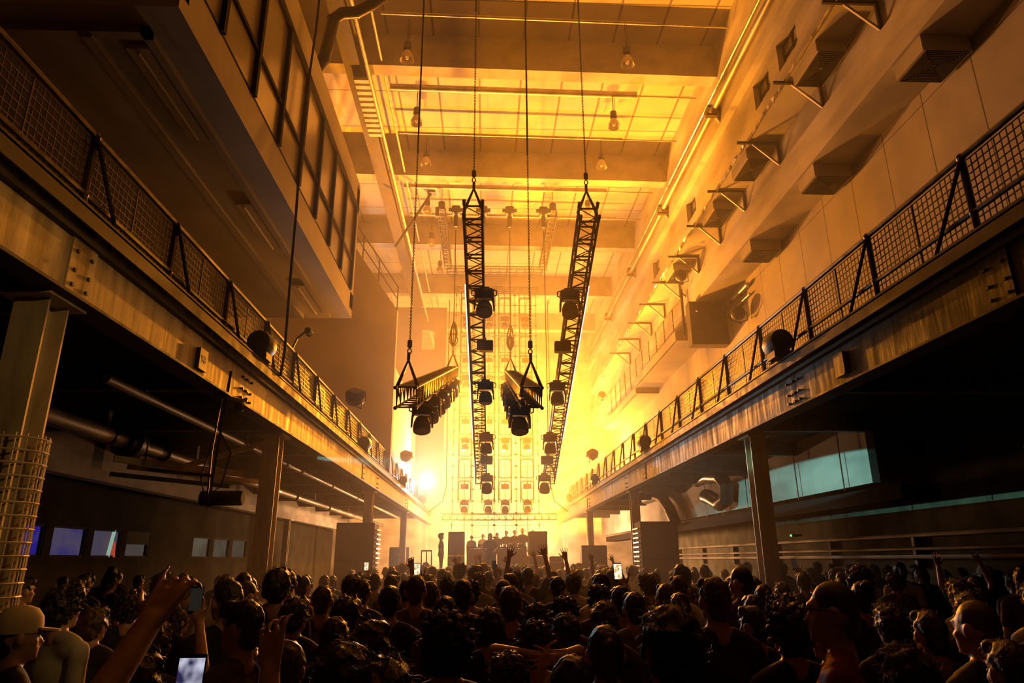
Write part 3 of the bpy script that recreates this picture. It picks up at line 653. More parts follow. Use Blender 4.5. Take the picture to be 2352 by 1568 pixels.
# ----------------------------------------------------------------- stage
t=thing('stage_deck','low dark stage deck under the lamp screen','stage',(.6,30.8,0)); MB().box(-2.9,3.1,-2.6,3.4,1.1,1.25).build('deck_top',M['black'],t); MB().box(-2.85,3.05,-2.55,3.3,0,1.1).build('skirt',M['grey_panel'],t)
t=thing('riser','raised back platform where the onlookers stand behind the booth','platform',(.6,33.0,1.25)); MB().box(-2.3,2.6,-.5,1.1,0,.25).build('riser_body',M['black'],t)
t=thing('booth_desk','long grey performance desk with panelled front and mixers on top','desk',(.45,29.2,1.25))
MB().box(-1.2,1.25,-.38,.38,1.12,1.18).build('desk_top',M['black'],t)
for k in range(4): MB().box(-1.18+k*.605,-.59+k*.605,-.36,-.33,.0,1.1).build('front_panel',M['grey_panel'],t)
for x in (-1.15,1.2): MB().box(x-.04,x+.04,-.35,.35,0,1.12).build('leg',M['black'],t)
for x,w,l in ((-.55,.38,'black turntable mixer on the desk beside the performer'),(.6,.34,'black media player on the desk toward the vent side'),(1.0,.24,'small black box on the desk end')):
    q=thing('mixer',l,'mixer',(.45+x,29.2,2.43)); MB().box(-w/2,w/2,-.2,.2,.0,.1).build('case',M['black'],q); MB().lathe([(.09,.1),(.09,.12),(.02,.125)],(0,0,0),'z',16).build('dial',M['galv'],q)
def speaker_stack(x0,x1,y0,y1,z0,rows,label,name='speaker'):
    n=len(rows); z=z0
    for i,h in enumerate(rows):
        t=thing(name,label[i],'speaker',((x0+x1)/2,(y0+y1)/2,z),'stage speakers'); w=(x1-x0)/2; d=(y1-y0)/2
        MB().bevbox(-w,w,-d,d,0,h-.01,.02).build('cabinet',M['speaker'],t); MB().box(-w+.04,w-.04,-d-.02,-d,.05,h-.06).build('grille',M['black'],t); MB().box(-.12,.12,-d-.03,-d-.005,h-.16,h-.12).build('handle',M['black_steel'],t); z+=h
speaker_stack(-1.49,-.83,28.6,29.3,1.25,(.84,.94),['lower grey speaker of the stage stack on the bay side','upper grey speaker of the stage stack on the bay side'])
speaker_stack(1.78,2.52,28.6,29.4,1.25,(.84,.94),['lower grey speaker of the stage stack on the vent side','upper grey speaker of the stage stack on the vent side'])
t=thing('flight_case','waist-high pale case beside the stage stack on the vent side','case',(2.9,29.2,1.25)); MB().bevbox(-.28,.28,-.3,.3,0,.8,.02).build('case_body',M['grey_panel'],t); MB().box(-.29,.29,-.31,.31,.55,.58).build('edge_strip',M['alu'],t)
t=thing('metal_stand','thin two-legged metal stand beside the stage by the bay-side columns','stand',(-2.35,28.9,1.0))
for x in (-.2,.2,0): MB().box(x-.025,x+.025,-.025,.025,0,1.3).build('leg',M['truss'],t)
MB().box(-.22,.22,-.03,.03,1.26,1.32).box(-.22,.22,-.02,.02,.7,.74).build('crossbar',M['truss'],t)
def tower(x,y,w,h,d,label,ribs):
    t=thing('speaker_tower',label,'speaker',(x,y,0),'speaker towers on the floor')
    MB().bevbox(-w/2,w/2,-d/2,d/2,0,h,.02).build('cabinet',M['speaker'],t)
    r=MB()
    if ribs:
        n=22
        for k in range(n): z=.1+k*(h-.2)/n; r.loft([[(ribs*w/2,-d/2-.01,z),(ribs*(w/2+.07),-d/2+.05,z+.02),(ribs*(w/2+.07),d/2-.05,z+.02),(ribs*w/2,d/2,z)],[(ribs*w/2,-d/2-.01,z+.04),(ribs*(w/2+.07),-d/2+.05,z+.055),(ribs*(w/2+.07),d/2-.05,z+.055),(ribs*w/2,d/2,z+.04)]])
        r.build('horn_flare',M['alu'],t)
    MB().box(-.1,.0,-d/2-.012,-d/2,h-.32,h-.3).build('badge_strip',M['alu'],t)
    g=MB().box(-w/2+.05,w/2-.05,-d/2-.012,-d/2,.08,h*.33-.02).box(-w/2+.05,w/2-.05,-d/2-.012,-d/2,h*.33+.02,h*.66-.02).box(-w/2+.05,w/2-.05,-d/2-.012,-d/2,h*.66+.02,h-.08); g.build('grille',M['black'],t)
tower(-3.55,19.9,1.04,2.93,.8,'tall black speaker tower with bright ribs below the 9B beam',1)
tower(4.83,19.9,1.04,2.93,.8,'tall black speaker tower with bright ribs below the vent-duct gallery',-1)
tower(-3.9,33,.9,2.5,.7,'farther speaker tower in haze behind the reddish column',0)
tower(4.3,28.3,1.0,2.45,.7,'farther speaker tower in haze beside the reddish column on the vent side',0)
# floor spots on the gallery beam ledges
for k,(x,y,z,l) in enumerate([(-3.19,9.4,4.64,'big black lamp sitting on the gallery beam beside the hanging cable'),(-3.19,18.1,4.64,'black lamp on the 9B gallery beam, second toward the stage'),(-3.19,27.1,4.64,'black lamp on the 9B gallery beam, third toward the stage'),(-3.19,35.4,4.64,'far black lamp on the 9B gallery beam below the blue-white beam'),
     (4.18,9.2,4.64,'big black lamp sitting on the stained gallery beam against the mesh'),(4.18,17.85,4.64,'black lamp on the stained gallery beam, second toward the stage'),(4.18,26.5,4.64,'black lamp on the stained gallery beam, third toward the stage'),(4.18,34.7,4.64,'far hazy lamp on the stained gallery beam')]):
    t=thing('ledge_lamp',l,'stage lamp',(x,y,z),'lamps along the gallery beams'); sd=1 if x<0 else -1
    MB().lathe([(.1,-.2),(.16,-.17),(.18,-.05),(.18,.12),(.15,.2)],(0,0,.24),'y',16).ball((-.05*sd,.02,.35),(.1,.15,.08),10,7).build('lamp_head',M['black'],t,True); MB().box(-.12,.12,-.13,.13,0,.1).build('lamp_base',M['black'],t); MB().box(.06*sd-.03,.06*sd+.03,.1,.2,-.02,.07).build('tag_card',M['label'],t)
    MB().lathe([(.0,.2),(.14,.205),(.0,.22)],(0,0,.24),'y',14).build('lens',M['lens'],t)
def box_flood(loc,label,rot):
    t=thing('box_flood',label,'lamp',loc); t.rotation_euler=rot
    MB().bevbox(-.22,.22,-.15,.2,-.17,.17,.06).build('lamp_body',M['black'],t,True); MB().box(-.18,.18,.2,.21,-.14,.14).build('face_glass',M['lens'],t); MB().tube([(-.24,0,0),(-.24,0,-.25),(.24,0,-.25),(.24,0,0)],.015,6).build('yoke',M['black_steel'],t)
box_flood((-3.3,16.9,5.85),'dark box floodlight standing above the bay-side railing, tilted into the hall',(.5,.35,-.5))
box_flood((-3.2,27.6,5.9),'hazy dark floodlight above the railing next to the blue-white beam',(.5,.3,-.6))
box_flood((4.35,27.6,5.95),'tilted dark floodlight standing above the mesh railing on the vent side',(.6,-.5,.7))
t=thing('clip_lamp','small lamp with a pale lens clipped above the bay-side railing','lamp',(-3.5,11.9,5.56))
MB().tube([(0,0,0),(.05,.1,.25),(.16,.2,.42)],.02,6).build('arm',M['black_steel'],t); MB().lathe([(.04,-.1),(.06,-.08),(.075,.1)],(.2,.26,.44),'y',12).build('lamp_head',M['black'],t,True); MB().lathe([(0,.1),(.065,.105),(0,.12)],(.2,.26,.44),'y',12).build('lens',M['label'],t)
# blue-white follow spot at the stage end of the bay gallery
t=thing('follow_spot','glaring blue-white spotlight at the stage end of the bay-side railing','stage lamp',(-2.95,34.6,5.55)); t.rotation_euler=(0,0,-.12)
MB().lathe([(.1,.25),(.14,.2),(.15,-.18),(.17,-.2)],(0,0,0),'y',16).build('lamp_can',M['black'],t,True); MB().lathe([(0,-.19),(.15,-.195),(0,-.21)],(0,0,0),'y',16).build('lens',emit_mat('cold_lens',(.55,.85,1),60),t); MB().tube([(-.2,0,0),(-.2,0,-.3),(.2,0,-.3),(.2,0,0)],.015,6).build('yoke',M['black_steel'],t); MB().box(-.03,.03,-.03,.03,-.95,-.3).build('stand',M['black_steel'],t)
# flexible ducts and rods before the teal-lit bulkhead
t=thing('flex_duct','fat curled flexible duct hanging before the teal-lit bulkhead','duct',(6.6,19.0,3.5))
MB().tube([(0,2.4,.75),(0,1.2,.75),(0,.2,.62),(0,-.25,.3),(0,-.1,-.02),(0,.5,-.1),(0,1.2,.12),(0,1.6,.2)],[.2,.2,.2,.19,.19,.2,.21,.22],14).build('hose',M['duct_dark'],t,True)
t=thing('flex_duct','second flexible duct curling away toward the stage under the bulkhead','duct',(6.6,25.5,3.45))
MB().tube([(0,3,.8),(0,1.2,.8),(0,.2,.6),(0,-.6,.2),(0,-1.2,-.3)],.2,14).build('hose',M['duct_dark'],t,True)
t=thing('duct_tray','long dark duct tray hung below the teal-lit bulkhead','duct',(7.0,0,2.95))
MB().box(-.15,.5,11.2,40,-.1,.16).build('casing',M['rubber'],t)
for y in (13,15,17.3,18,20,21.5,24): MB().box(-.17,-.155,y-.012,y+.012,.2,1.45).build('rod',M['black_steel'],t)
for k,(z,r,l) in enumerate(((2.42,.05,'upper pipe along the back wall of the dark side room'),(2.12,.035,'middle pipe along the back wall of the dark side room'),(1.95,.05,'lower bright pipe along the back wall of the dark side room'))):
    t=thing('wall_pipe',l,'pipe',(9.85,0,z)); MB().tube([(0,6,0),(0,42,0)],r,8).build('pipe_run',M['pipe'],t,True)
    for y in range(8,42,4): MB().box(-.02,.15,y-.05,y+.05,-.25,.02).build('clip',M['beam_edge'],t)
for y,z,l in ((22.4,2.62,'tiny green indicator light on the side room wall by the column'),(37,2.4,'tiny green indicator light far along the side room wall')):
    t=thing('pilot_lamp',l,'light',(9.8,y,z)); MB().ball((0,0,0),.03,8,6).build('bulb',emit_mat('green_pilot',(.1,1,.2),3),t); MB().box(.02,.2,-.04,.04,-.04,.04).build('socket',M['black'],t)
# ------------------------------------------------------------------- people
M['skin']=mat('skin',(.42,.24,.16),.5,var=.12,scale=14)
M['hair_black']=mat('hair_black',(.02,.014,.01),.5,var=.3,scale=40,stretch=(1,1,.2))
M['hair_brown']=mat('hair_brown',(.065,.037,.018),.5,var=.35,scale=40,stretch=(1,1,.2))
SH={'black':(.018,.017,.018),'navy':(.02,.025,.045),'grey':(.12,.115,.11),'white':(.55,.53,.5),'pale':(.36,.35,.3),'red':(.2,.025,.02),'brown':(.07,.045,.03)}
for k,c in SH.items(): M['shirt_'+k]=mat('shirt_'+k,c,.85,var=.25,scale=7)
M['trousers']=mat('trousers',(.02,.02,.024),.85,var=.2,scale=8)
M['cap']=mat('cap_cloth',(.45,.38,.24),.85,var=.15,scale=12)
def remesh(mb,name,mats,vox,smooth=3,noise_fn=None):
    me=bpy.data.meshes.new('tmp'); me.from_pydata(mb.v,[],mb.f); me.update()
    o=bpy.data.objects.new('tmp',me); COL.objects.link(o)
    r=o.modifiers.new('r','REMESH'); r.mode='VOXEL'; r.voxel_size=vox; r.use_smooth_shade=True
    s=o.modifiers.new('s','SMOOTH'); s.factor=.5; s.iterations=smooth
    bpy.context.view_layer.update(); dg=bpy.context.evaluated_depsgraph_get()
    out=bpy.data.meshes.new_from_object(o.evaluated_get(dg)); bpy.data.objects.remove(o); bpy.data.meshes.remove(me)
    out.name=name; out.materials.clear()
    for m in mats: out.materials.append(m)
    if noise_fn:
        for v in out.vertices: v.co=noise_fn(v.co.copy())
    out.polygons.foreach_set('use_smooth',[True]*len(out.polygons)); out.update(); return out
def hand(b,wr,elb,curl=.2,spread=1.,flip=1,point=False,palm_dir=None):
    """palm and five fingers at wrist wr continuing the forearm"""
    wr=V(wr); d=(wr-V(elb)).normalized(); side=d.cross(V((0,1,0)) if abs(d.y)<.8 else V((0,0,1))).normalized()*flip; nrm=side.cross(d).normalized()
    if palm_dir: nrm=V(palm_dir); nrm=(nrm-d*nrm.dot(d)).normalized(); side=d.cross(nrm).normalized()*flip
    c=wr+d*.05
    for s in (-.032,-.011,.011,.032): b.cap(wr+d*.005+side*s*.6,wr+d*.085+side*s,.0135,.0125,8)
    for i,(s,L,sp) in enumerate(((-.035,.062,-.32),(-.0118,.078,-.1),(.0118,.083,.1),(.035,.073,.3))):
        if point: cu=.1 if i==3 else 1.3
        else: cu=curl*(1+.2*i)
        p=wr+d*.085+side*s; dd=(d+side*sp*.55*spread).normalized(); L*=1.
        for q in range(3):
            seg=L*(.46,.31,.23)[q]*1.12
            p2=p+dd*seg; b.cap(p,p2,.009-.0008*q,.0083-.0008*q,7); p=p2
            dd=(dd*math.cos(cu*.9)+nrm*math.sin(cu*.9)).normalized()
    p=wr+d*.025+side*.026; dd=(d*.75+side*.8+nrm*.25).normalized()
    for q,L in enumerate((.042,.034,.028)):
        p2=p+dd*L; b.cap(p,p2,.0125-.0015*q,.0115-.0015*q,7); p=p2; dd=(dd+d*.3+nrm*curl*.4).normalized()
def head(b):
    b.ball((0,-.008,1.645),(.0745,.094,.105),20,14); b.ball((0,.035,1.575),(.056,.062,.062),16,10)
    b.cap((0,.088,1.635),(0,.104,1.605),.008,.014,8); b.ball((0,.085,1.668),(.05,.016,.012),12,6)
    for s in (-1,1):
        b.ball((s*.086,-.014,1.63),(.014,.022,.036),10,8); b.ball((s*.03,.083,1.648),(.013,.009,.009),8,6); b.ball((s*.042,.06,1.61),(.022,.022,.022),8,6)
    b.ball((0,.088,1.572),(.024,.01,.007),10,6); b.ball((0,.087,1.56),(.02,.01,.007),10,6); b.ball((0,.08,1.535),(.024,.018,.018),10,6)
    b.cap((0,-.02,1.46),(0,-.012,1.56),.062,.054,14)
POSE={ # (shoulder, elbow, wrist) for -x and +x arms, hand options
 'down':(((-.19,0,1.39),(-.245,-.03,1.1),(-.25,.06,.86),dict(curl=.35)),((.19,0,1.39),(.245,-.03,1.1),(.25,.06,.86),dict(curl=.35,flip=-1))),
 'up':(((-.19,0,1.39),(-.245,-.03,1.1),(-.25,.06,.86),dict(curl=.35)),((.19,0,1.41),(.27,.05,1.68),(.235,.1,1.93),dict(curl=.08,spread=1.5,palm_dir=(0,1,0)))),
 'two':(((-.19,0,1.41),(-.31,.06,1.66),(-.27,.14,1.9),dict(curl=.1,spread=1.4,palm_dir=(0,1,0),flip=-1)),((.19,0,1.41),(.3,.06,1.67),(.24,.12,1.92),dict(curl=.1,spread=1.5,palm_dir=(0,1,0)))),
 'fist':(((-.19,0,1.39),(-.245,-.03,1.1),(-.25,.06,.86),dict(curl=.35)),((.19,0,1.4),(.26,.12,1.6),(.2,.16,1.84),dict(curl=.95,spread=.5,palm_dir=(0,1,0)))),
 'phone':(((-.19,0,1.39),(-.245,-.03,1.1),(-.25,.06,.86),dict(curl=.35)),((.19,0,1.4),(.24,.22,1.5),(.16,.34,1.74),dict(curl=.7,spread=.3,palm_dir=(0,-1,0)))),
 'behind':(((-.19,0,1.4),(-.245,-.1,1.63),(.0,-.165,1.61),dict(curl=.5,palm_dir=(0,1,0))),((.19,0,1.4),(.245,-.11,1.62),(.08,-.215,1.6),dict(curl=.6,palm_dir=(0,1,0),flip=-1))),
 'point':(((-.19,0,1.39),(-.245,-.03,1.1),(-.25,.06,.86),dict(curl=.35)),((.2,.02,1.4),(.25,.28,1.58),(.29,.53,1.83),dict(point=True,palm_dir=(0,0,-1)))),
 'filming':(((-.19,0,1.38),(-.3,.22,1.42),(-.17,.5,1.64),dict(curl=.75,spread=.2,palm_dir=(0,-1,0),flip=-1)),((.2,0,1.4),(.2,.18,1.63),(.15,.32,1.89),dict(curl=.62,spread=1.0,palm_dir=(.3,1,.3)))),
 'play':(((-.19,.02,1.39),(-.28,.1,1.14),(-.2,.34,1.07),dict(curl=.3,palm_dir=(0,0,-1))),((.19,.02,1.39),(.34,.14,1.2),(.46,.34,1.17),dict(curl=.3,palm_dir=(0,0,-1)))),
}
def body(pose,vox):
    b=MB(); head(b)
    b.ball((0,0,1.24),(.165,.105,.21),20,14); b.ball((0,.005,1.03),(.145,.1,.2),20,12); b.ball((0,0,.92),(.16,.115,.13),20,12)
    b.cap((-.13,0,1.39),(.13,0,1.39),.068,.068,14)
    for s in (-1,1):
        b.cap((s*.03,-.015,1.47),(s*.15,-.005,1.42),.055,.05,12); b.cap((s*.085,0,.88),(s*.1,.012,.48),.086,.056,14); b.cap((s*.1,.012,.48),(s*.108,-.02,.09),.056,.038,12); b.cap((s*.108,-.03,.045),(s*.12,.14,.035),.04,.033,10)
    for sh,el,wr,hk in POSE[pose]:
        b.cap(sh,el,.052,.04,12); b.cap(el,wr,.041,.027,12); hand(b,wr,el,**hk)
    me=remesh(b,'body',[M['skin'],M['trousers']],vox,3)
    me.polygons.foreach_set('material_index',[1 if p.center.z<.9 and abs(p.center.x)<.22 and p.center.y<.2 else 0 for p in me.polygons]); me.update(); return me
def shirt(pose):
    b=MB(); b.ball((0,0,1.24),(.18,.12,.22),20,14); b.ball((0,.005,1.03),(.165,.118,.21),20,12); b.cap((-.13,0,1.385),(.13,0,1.385),.08,.08,14); b.loft([[(.17*math.cos(a*PI/8),.125*math.sin(a*PI/8),z) for a in range(16)] for z in (.84,1.0)])
    for s in (-1,1): b.cap((s*.05,-.015,1.455),(s*.15,-.005,1.42),.06,.06,12)
    for sh,el,wr,hk in POSE[pose]:
        sh=V(sh);el=V(el); e=sh.lerp(el,.62); b.cap(sh,e,.066,.06,12); d=(el-sh).normalized()
    f=lambda c:c+V((0,0,0))+noise.noise_vector(c*9)*.007
    return remesh(b,'shirt',[M['shirt_black']],.014,3,f)
def hair(style,seed,m):
    b=MB(); c=(0,-.018,1.66)
    R={'short':(.082,.098,.108),'full':(.097,.11,.118),'curly':(.108,.118,.122),'long':(.09,.104,.112),'bun':(.085,.1,.108),'pony':(.085,.1,.108),'buzz':(.0775,.096,.1065)}[style]
    b.ball(c,R,20,14); b.ball((0,-.045,1.6),(R[0]*.9,.062,.075),16,10)
    if style=='long': b.loft([[(r*math.cos(a*PI/8),-.052+q*math.sin(a*PI/8),z) for a in range(16)] for z,r,q in ((1.66,.085,.055),(1.58,.09,.06),(1.5,.098,.058),(1.42,.1,.05),(1.33,.085,.04),(1.27,.05,.03))])
    if style=='bun': b.ball((.0,-.1,1.735),(.045,.045,.042),12,8)
    if style=='pony': b.cap((0,-.11,1.68),(0,-.15,1.56),.034,.026,10); b.cap((0,-.15,1.56),(0,-.14,1.43),.026,.014,10)
    if style=='full': b.ball((0,.045,1.725),(.078,.06,.05),12,8)
    if style=='curly': b.ball((0,.04,1.735),(.085,.065,.055),12,8)
    if style=='short': b.ball((.0,.05,1.72),(.066,.05,.045),12,8)
    amp={'short':.009,'full':.018,'curly':.032,'long':.01,'bun':.008,'pony':.008,'buzz':.002}[style]; fr={'curly':38,'full':24}.get(style,30)
    o=V((seed*3.1,seed*1.7,0))
    def fn(v):
        if v.z>1.5 or style!='long': v=v+noise.noise_vector(v*fr+o)*amp
        # keep the face clear: pull hair back behind the forehead line
        if v.y>.06 and v.z<1.70: v.y=.06-(v.y-.06)*.6
        if style in('short','buzz') and v.z<1.64: v.x*=.9-.12*min(1,(1.64-v.z)*12); v.y=min(v.y,.02-max(0,(1.64-v.z))*.6)
        if v.z<1.62 and v.y>.0 and style!='long': v.x*=.8; v.y=min(v.y,.0)
        return v
    me=remesh(b,'hair',[m],.0085,2,fn)
    # loose strands that catch the back light
    random.seed(seed); q=MB(); P=me.polygons; n={'buzz':0,'short':900,'full':1500,'curly':1700,'long':1000}.get(style,900)
    me.update()
    for _ in range(n):
        p=P[random.randrange(len(P))]
        if p.center.z<1.6 and style!='long': continue
        nn=p.normal; t=nn.cross(V((random.gauss(0,1),random.gauss(0,1),random.gauss(0,1)))).normalized()
        L=random.uniform(.012,.03)*(1.5 if style in('curly','full') else .8); w=t.cross(nn)*.0007; c0=p.center-nn*.004; c1=c0+nn*L*.6+t*L*.5; c2=c0+nn*L*.75+t*L*1.1
        q.add([c0-w,c0+w,c1+w,c1-w,c2],[(0,1,2,3),(3,2,4)])
    k=len(me.vertices); vs=[tuple(v.co) for v in me.vertices]+[tuple(v) for v in q.v]; fs=[tuple(p.vertices) for p in me.polygons]+[tuple(i+k for i in f) for f in q.f]
    m2=bpy.data.meshes.new('hair'); m2.from_pydata(vs,[],fs); m2.materials.append(m); m2.polygons.foreach_set('use_smooth',[True]*len(fs)); m2.update(); bpy.data.meshes.remove(me); return m2
def cap_mesh():
    b=MB(); b.lathe([(.094,1.655),(.096,1.69),(.09,1.73),(.066,1.768),(.03,1.785),(.008,1.788)],(0,-.012,0),'z',22)
    for v in range(len(b.v)): x,y,z=b.v[v]; b.v[v]=(x*.92,(y+.012)*1.16-.012,z)
    pts=[];rg=[]
    for z in (1.668,1.678): rg.append([(.082*math.cos(a*PI/10),.07+(.11*math.sin(a*PI/10)),z-.1*max(0,math.sin(a*PI/10))*.16) for a in range(11)]+[(-.06,.06,z),(.06,.06,z)])
    b.loft(rg); b.ball((0,-.012,1.788),(.009,.009,.005),8,5); return b.mesh('cap',M['cap'],True)
BODY={};SHIRT={};HAIR={}
def get_body(p):
    if p not in BODY: BODY[p]=body(p,.0115 if p=='down' else .0075); SHIRT[p]=shirt(p)
    return BODY[p],SHIRT[p]
def get_hair(st,var,col):
    k=(st,var,col)
    if k not in HAIR: HAIR[k]=cap_mesh() if st=='cap' else hair(st,var+len(st),M['hair_'+col])
    return HAIR[k]
HT={'short':.014,'full':.028,'curly':.036,'long':.02,'bun':.026,'cap':.038,'buzz':.006,'pony':.014}
PC=0
def person(x,y,h,pose,st,sh,rz,label,group=None,z=0,col=None,scale=None):
    """h is the full height with hair"""
    global PC; PC+=1
    bm,sm=get_body(pose); s=h/(1.75+HT[st])
    o=link('person',bm,None,(x,y,z)); o.rotation_euler=(0,0,rz); o.scale=(s,s,s); tag(o,label,'person',group)
    if sh!='skin':
        c=link('shirt',sm,o); c.material_slots[0].link='OBJECT'; c.material_slots[0].material=M['shirt_'+sh]
    else:
        c=link('top',sm,o); c.scale=(.97,.97,.84); c.location=(0,0,.14); c.material_slots[0].link='OBJECT'; c.material_slots[0].material=M['skin']
    hh=link('cap' if st=='cap' else 'hair',get_hair(st,PC%2,col or ('brown' if PC%4==0 else 'black')),o)
    if st=='cap': link('hair',get_hair('buzz',0,'black'),o)
    return o
phone_dark=M['black_gloss']
def phone(loc,rz,tilt,label,scr,strength=1.,s=1.):
    t=thing('phone',label,'phone',loc,None,rz); t.rotation_euler=(tilt,0,rz); t.scale=(s,s,s)
    MB().bevbox(-.037,.037,-.004,.004,-.076,.076,.003).build('case',phone_dark,t); MB().box(-.034,.034,-.0055,-.0042,-.058,.066).build('screen',scr,t)
    MB().lathe([(.006,.0),(.006,.003),(0,.0035)],(.02,.005,.06),'y',10).build('camera_lens',M['lens'],t); return t
NAMED=[
  (-0.16, 3.16, 1.743, 'down', 'curly', 'black', 0.1, 'person with big dark tousled hair in the middle of the front rows'),
  (0.61, 2.41, 1.798, 'down', 'full', 'black', 0.25, 'person with large dark parted hair and a visible ear before the tall man'),
  (1.54, 3.69, 1.73, 'down', 'curly', 'black', 0.2, 'person with wavy swept-up hair and pale ear edge, beside the dark-haired woman'),
  (1.32, 4.15, 1.843, 'down', 'short', 'black', 0.15, 'tall man with cropped sides standing above the crowd before the teal-edged column'),
  (0.28, 4.06, 1.627, 'behind', 'curly', 'white', 0, 'person clasping bare forearms behind a curly head'),
  (-0.5, 2.68, 1.668, 'down', 'full', 'navy', -0.1, 'person with round brown hair low in the crowd below the long-haired woman'),
  (-0.29, 2.18, 1.684, 'down', 'full', 'brown', 0, 'person whose fuzzy rim-lit hair is the lowest and closest near the middle'),
  (-0.86, 3.3, 1.618, 'down', 'long', 'black', -0.2, 'person with long hair glowing along one edge, just by the raised fist'),
  (-0.89, 4.44, 1.627, 'down', 'long', 'black', 0, 'person with long straight centre-parted hair'),
  (-0.56, 3.72, 1.661, 'down', 'full', 'black', -0.5, 'person with full hair turned toward the vent side, between two bigger heads'),
  (-0.92, 4.94, 1.718, 'down', 'full', 'black', -0.3, 'person with thick wavy hair behind the long-haired woman'),
  (-1.36, 6.17, 1.748, 'down', 'short', 'grey', 0, 'short-haired person right before the speaker tower under the 9B beam'),
  (-1.62, 5.73, 1.897, 'down', 'full', 'black', 0, 'tall person with a flat-topped head against the pale steel column'),
  (-1.2, 3.69, 1.764, 'down', 'short', 'brown', 1.2, 'person in profile looking away from the stage light, near the pale column'),
  (-1.35, 5.29, 1.701, 'down', 'full', 'black', -0.4, 'person with rim-lit head and jacket collar half behind the raised fist'),
  (-2.3, 3.75, 1.747, 'down', 'cap', 'black', -0.8, 'person in a beige baseball cap beside the caged column'),
  (-2.77, 4.93, 1.803, 'down', 'curly', 'pale', -0.4, 'curly-haired person in a pale shirt behind the beige cap'),
  (0.03, 4.73, 1.654, 'down', 'full', 'black', 0, 'dark round head right behind the tousled front-row head'),
  (-0.29, 5.41, 1.69, 'down', 'short', 'grey', 0, 'short-haired head just above the tousled front-row head'),
  (-0.59, 6.24, 1.821, 'down', 'short', 'grey', 0, 'person in a pale shirt below the raised phone by the ribbed speaker tower'),
  (-0.74, 5.71, 1.756, 'down', 'short', 'black', 0, 'short-haired person next to the pale-shirted one'),
  (-1.16, 6.92, 1.775, 'down', 'short', 'black', -0.2, 'slim-necked person in front of the ribbed speaker tower'),
  (-0.18, 5.93, 1.792, 'down', 'short', 'black', 0, 'smooth dark head in the middle of the hall below the booth'),
  (0.18, 5.22, 1.763, 'down', 'short', 'brown', 0, 'smooth rim-lit head straight before the desk of the booth'),
  (0.5, 4.54, 1.628, 'down', 'full', 'black', 0, 'dark head behind the elbow of the clasped arms'),
  (0.43, 6.04, 1.6, 'down', 'curly', 'black', 0, 'spiky-haired head above the clasped arms'),
  (0.61, 5.55, 1.676, 'down', 'curly', 'brown', 0, 'fuzzy head behind the spiky-haired one'),
  (0.81, 4.97, 1.669, 'down', 'full', 'brown', 0, 'rim-lit rounded head above the bare-shouldered person'),
  (1.01, 6.36, 1.732, 'down', 'curly', 'brown', 0, 'person with a fluffy rim-lit fringe below the bright raised phone'),
  (1.11, 5.39, 1.711, 'down', 'short', 'grey', 0, 'dark head just below the bright raised phone'),
  (2.05, 9.09, 1.764, 'down', 'curly', 'black', 0.4, 'person with swept hair beside the bright raised phone'),
  (1.53, 3.18, 1.84, 'down', 'buzz', 'red', 1.1, 'person in glasses and a dull red shirt looking across the hall'),
  (1.92, 4.08, 1.645, 'down', 'bun', 'black', 0.5, 'dark-haired person with a hair tie between the wavy head and the white shirt'),
  (1.73, 4.69, 1.651, 'down', 'short', 'black', 0.5, 'rim-lit face edge between the tall man and the wavy-haired person'),
  (2.09, 5.07, 1.709, 'down', 'curly', 'black', 0.1, 'fluffy head peeking over the wavy-haired person'),
  (2.27, 3.33, 1.748, 'down', 'buzz', 'black', 0.4, 'bald rim-lit head in the dark side of the crowd'),
  (2.45, 4.35, 1.674, 'down', 'full', 'black', 0, 'dim dark head between the red shirt and the bald head'),
  (2.37, 3.85, 1.674, 'down', 'short', 'black', 0, 'barely lit head just before the bald one'),
  (0.54, 3.32, 1.662, 'down', 'pony', 'skin', 0, 'bare-shouldered person with tied hair beside the large parted head'),
  (2.06, 2.87, 1.632, 'down', 'short', 'black', 0, 'dark head with a rim-lit crown at the edge of the crowd on the vent side'),
  (1.53, 2.67, 1.646, 'down', 'full', 'white', 0.3, 'person in a bright white shirt with the head lost in shade'),
  (0.12, 3.59, 1.522, 'down', 'curly', 'pale', 0, 'curly glossy-haired person below the clasped arms'),
  (1.6, 5.93, 1.678, 'down', 'short', 'grey', 0, 'cap-like short hair beside the tall man'),
  (1.62, 6.47, 1.731, 'down', 'short', 'brown', 0, 'rim-lit head beyond the large parted head'),
  (-2.78, 6.81, 1.533, 'down', 'long', 'black', -0.6, 'long-haired person in profile by the thin raised forearms'),
  (-1.42, 3.16, 1.582, 'down', 'full', 'black', -0.3, 'dark head with stray lit hair beside the glowing phone'),
  (2.09, 5.61, 1.672, 'down', 'short', 'black', 0.2, 'person in a dark cap-like crop at the foot of the teal-edged column'),
  (-2.84, 5.48, 1.629, 'down', 'full', 'black', -0.2, 'dim dark head behind the white-shirted curly one'),
  (0.33, 2.86, 1.595, 'down', 'short', 'skin', -0.2, 'person with a bare rounded shoulder catching light below the clasped arms'),
]
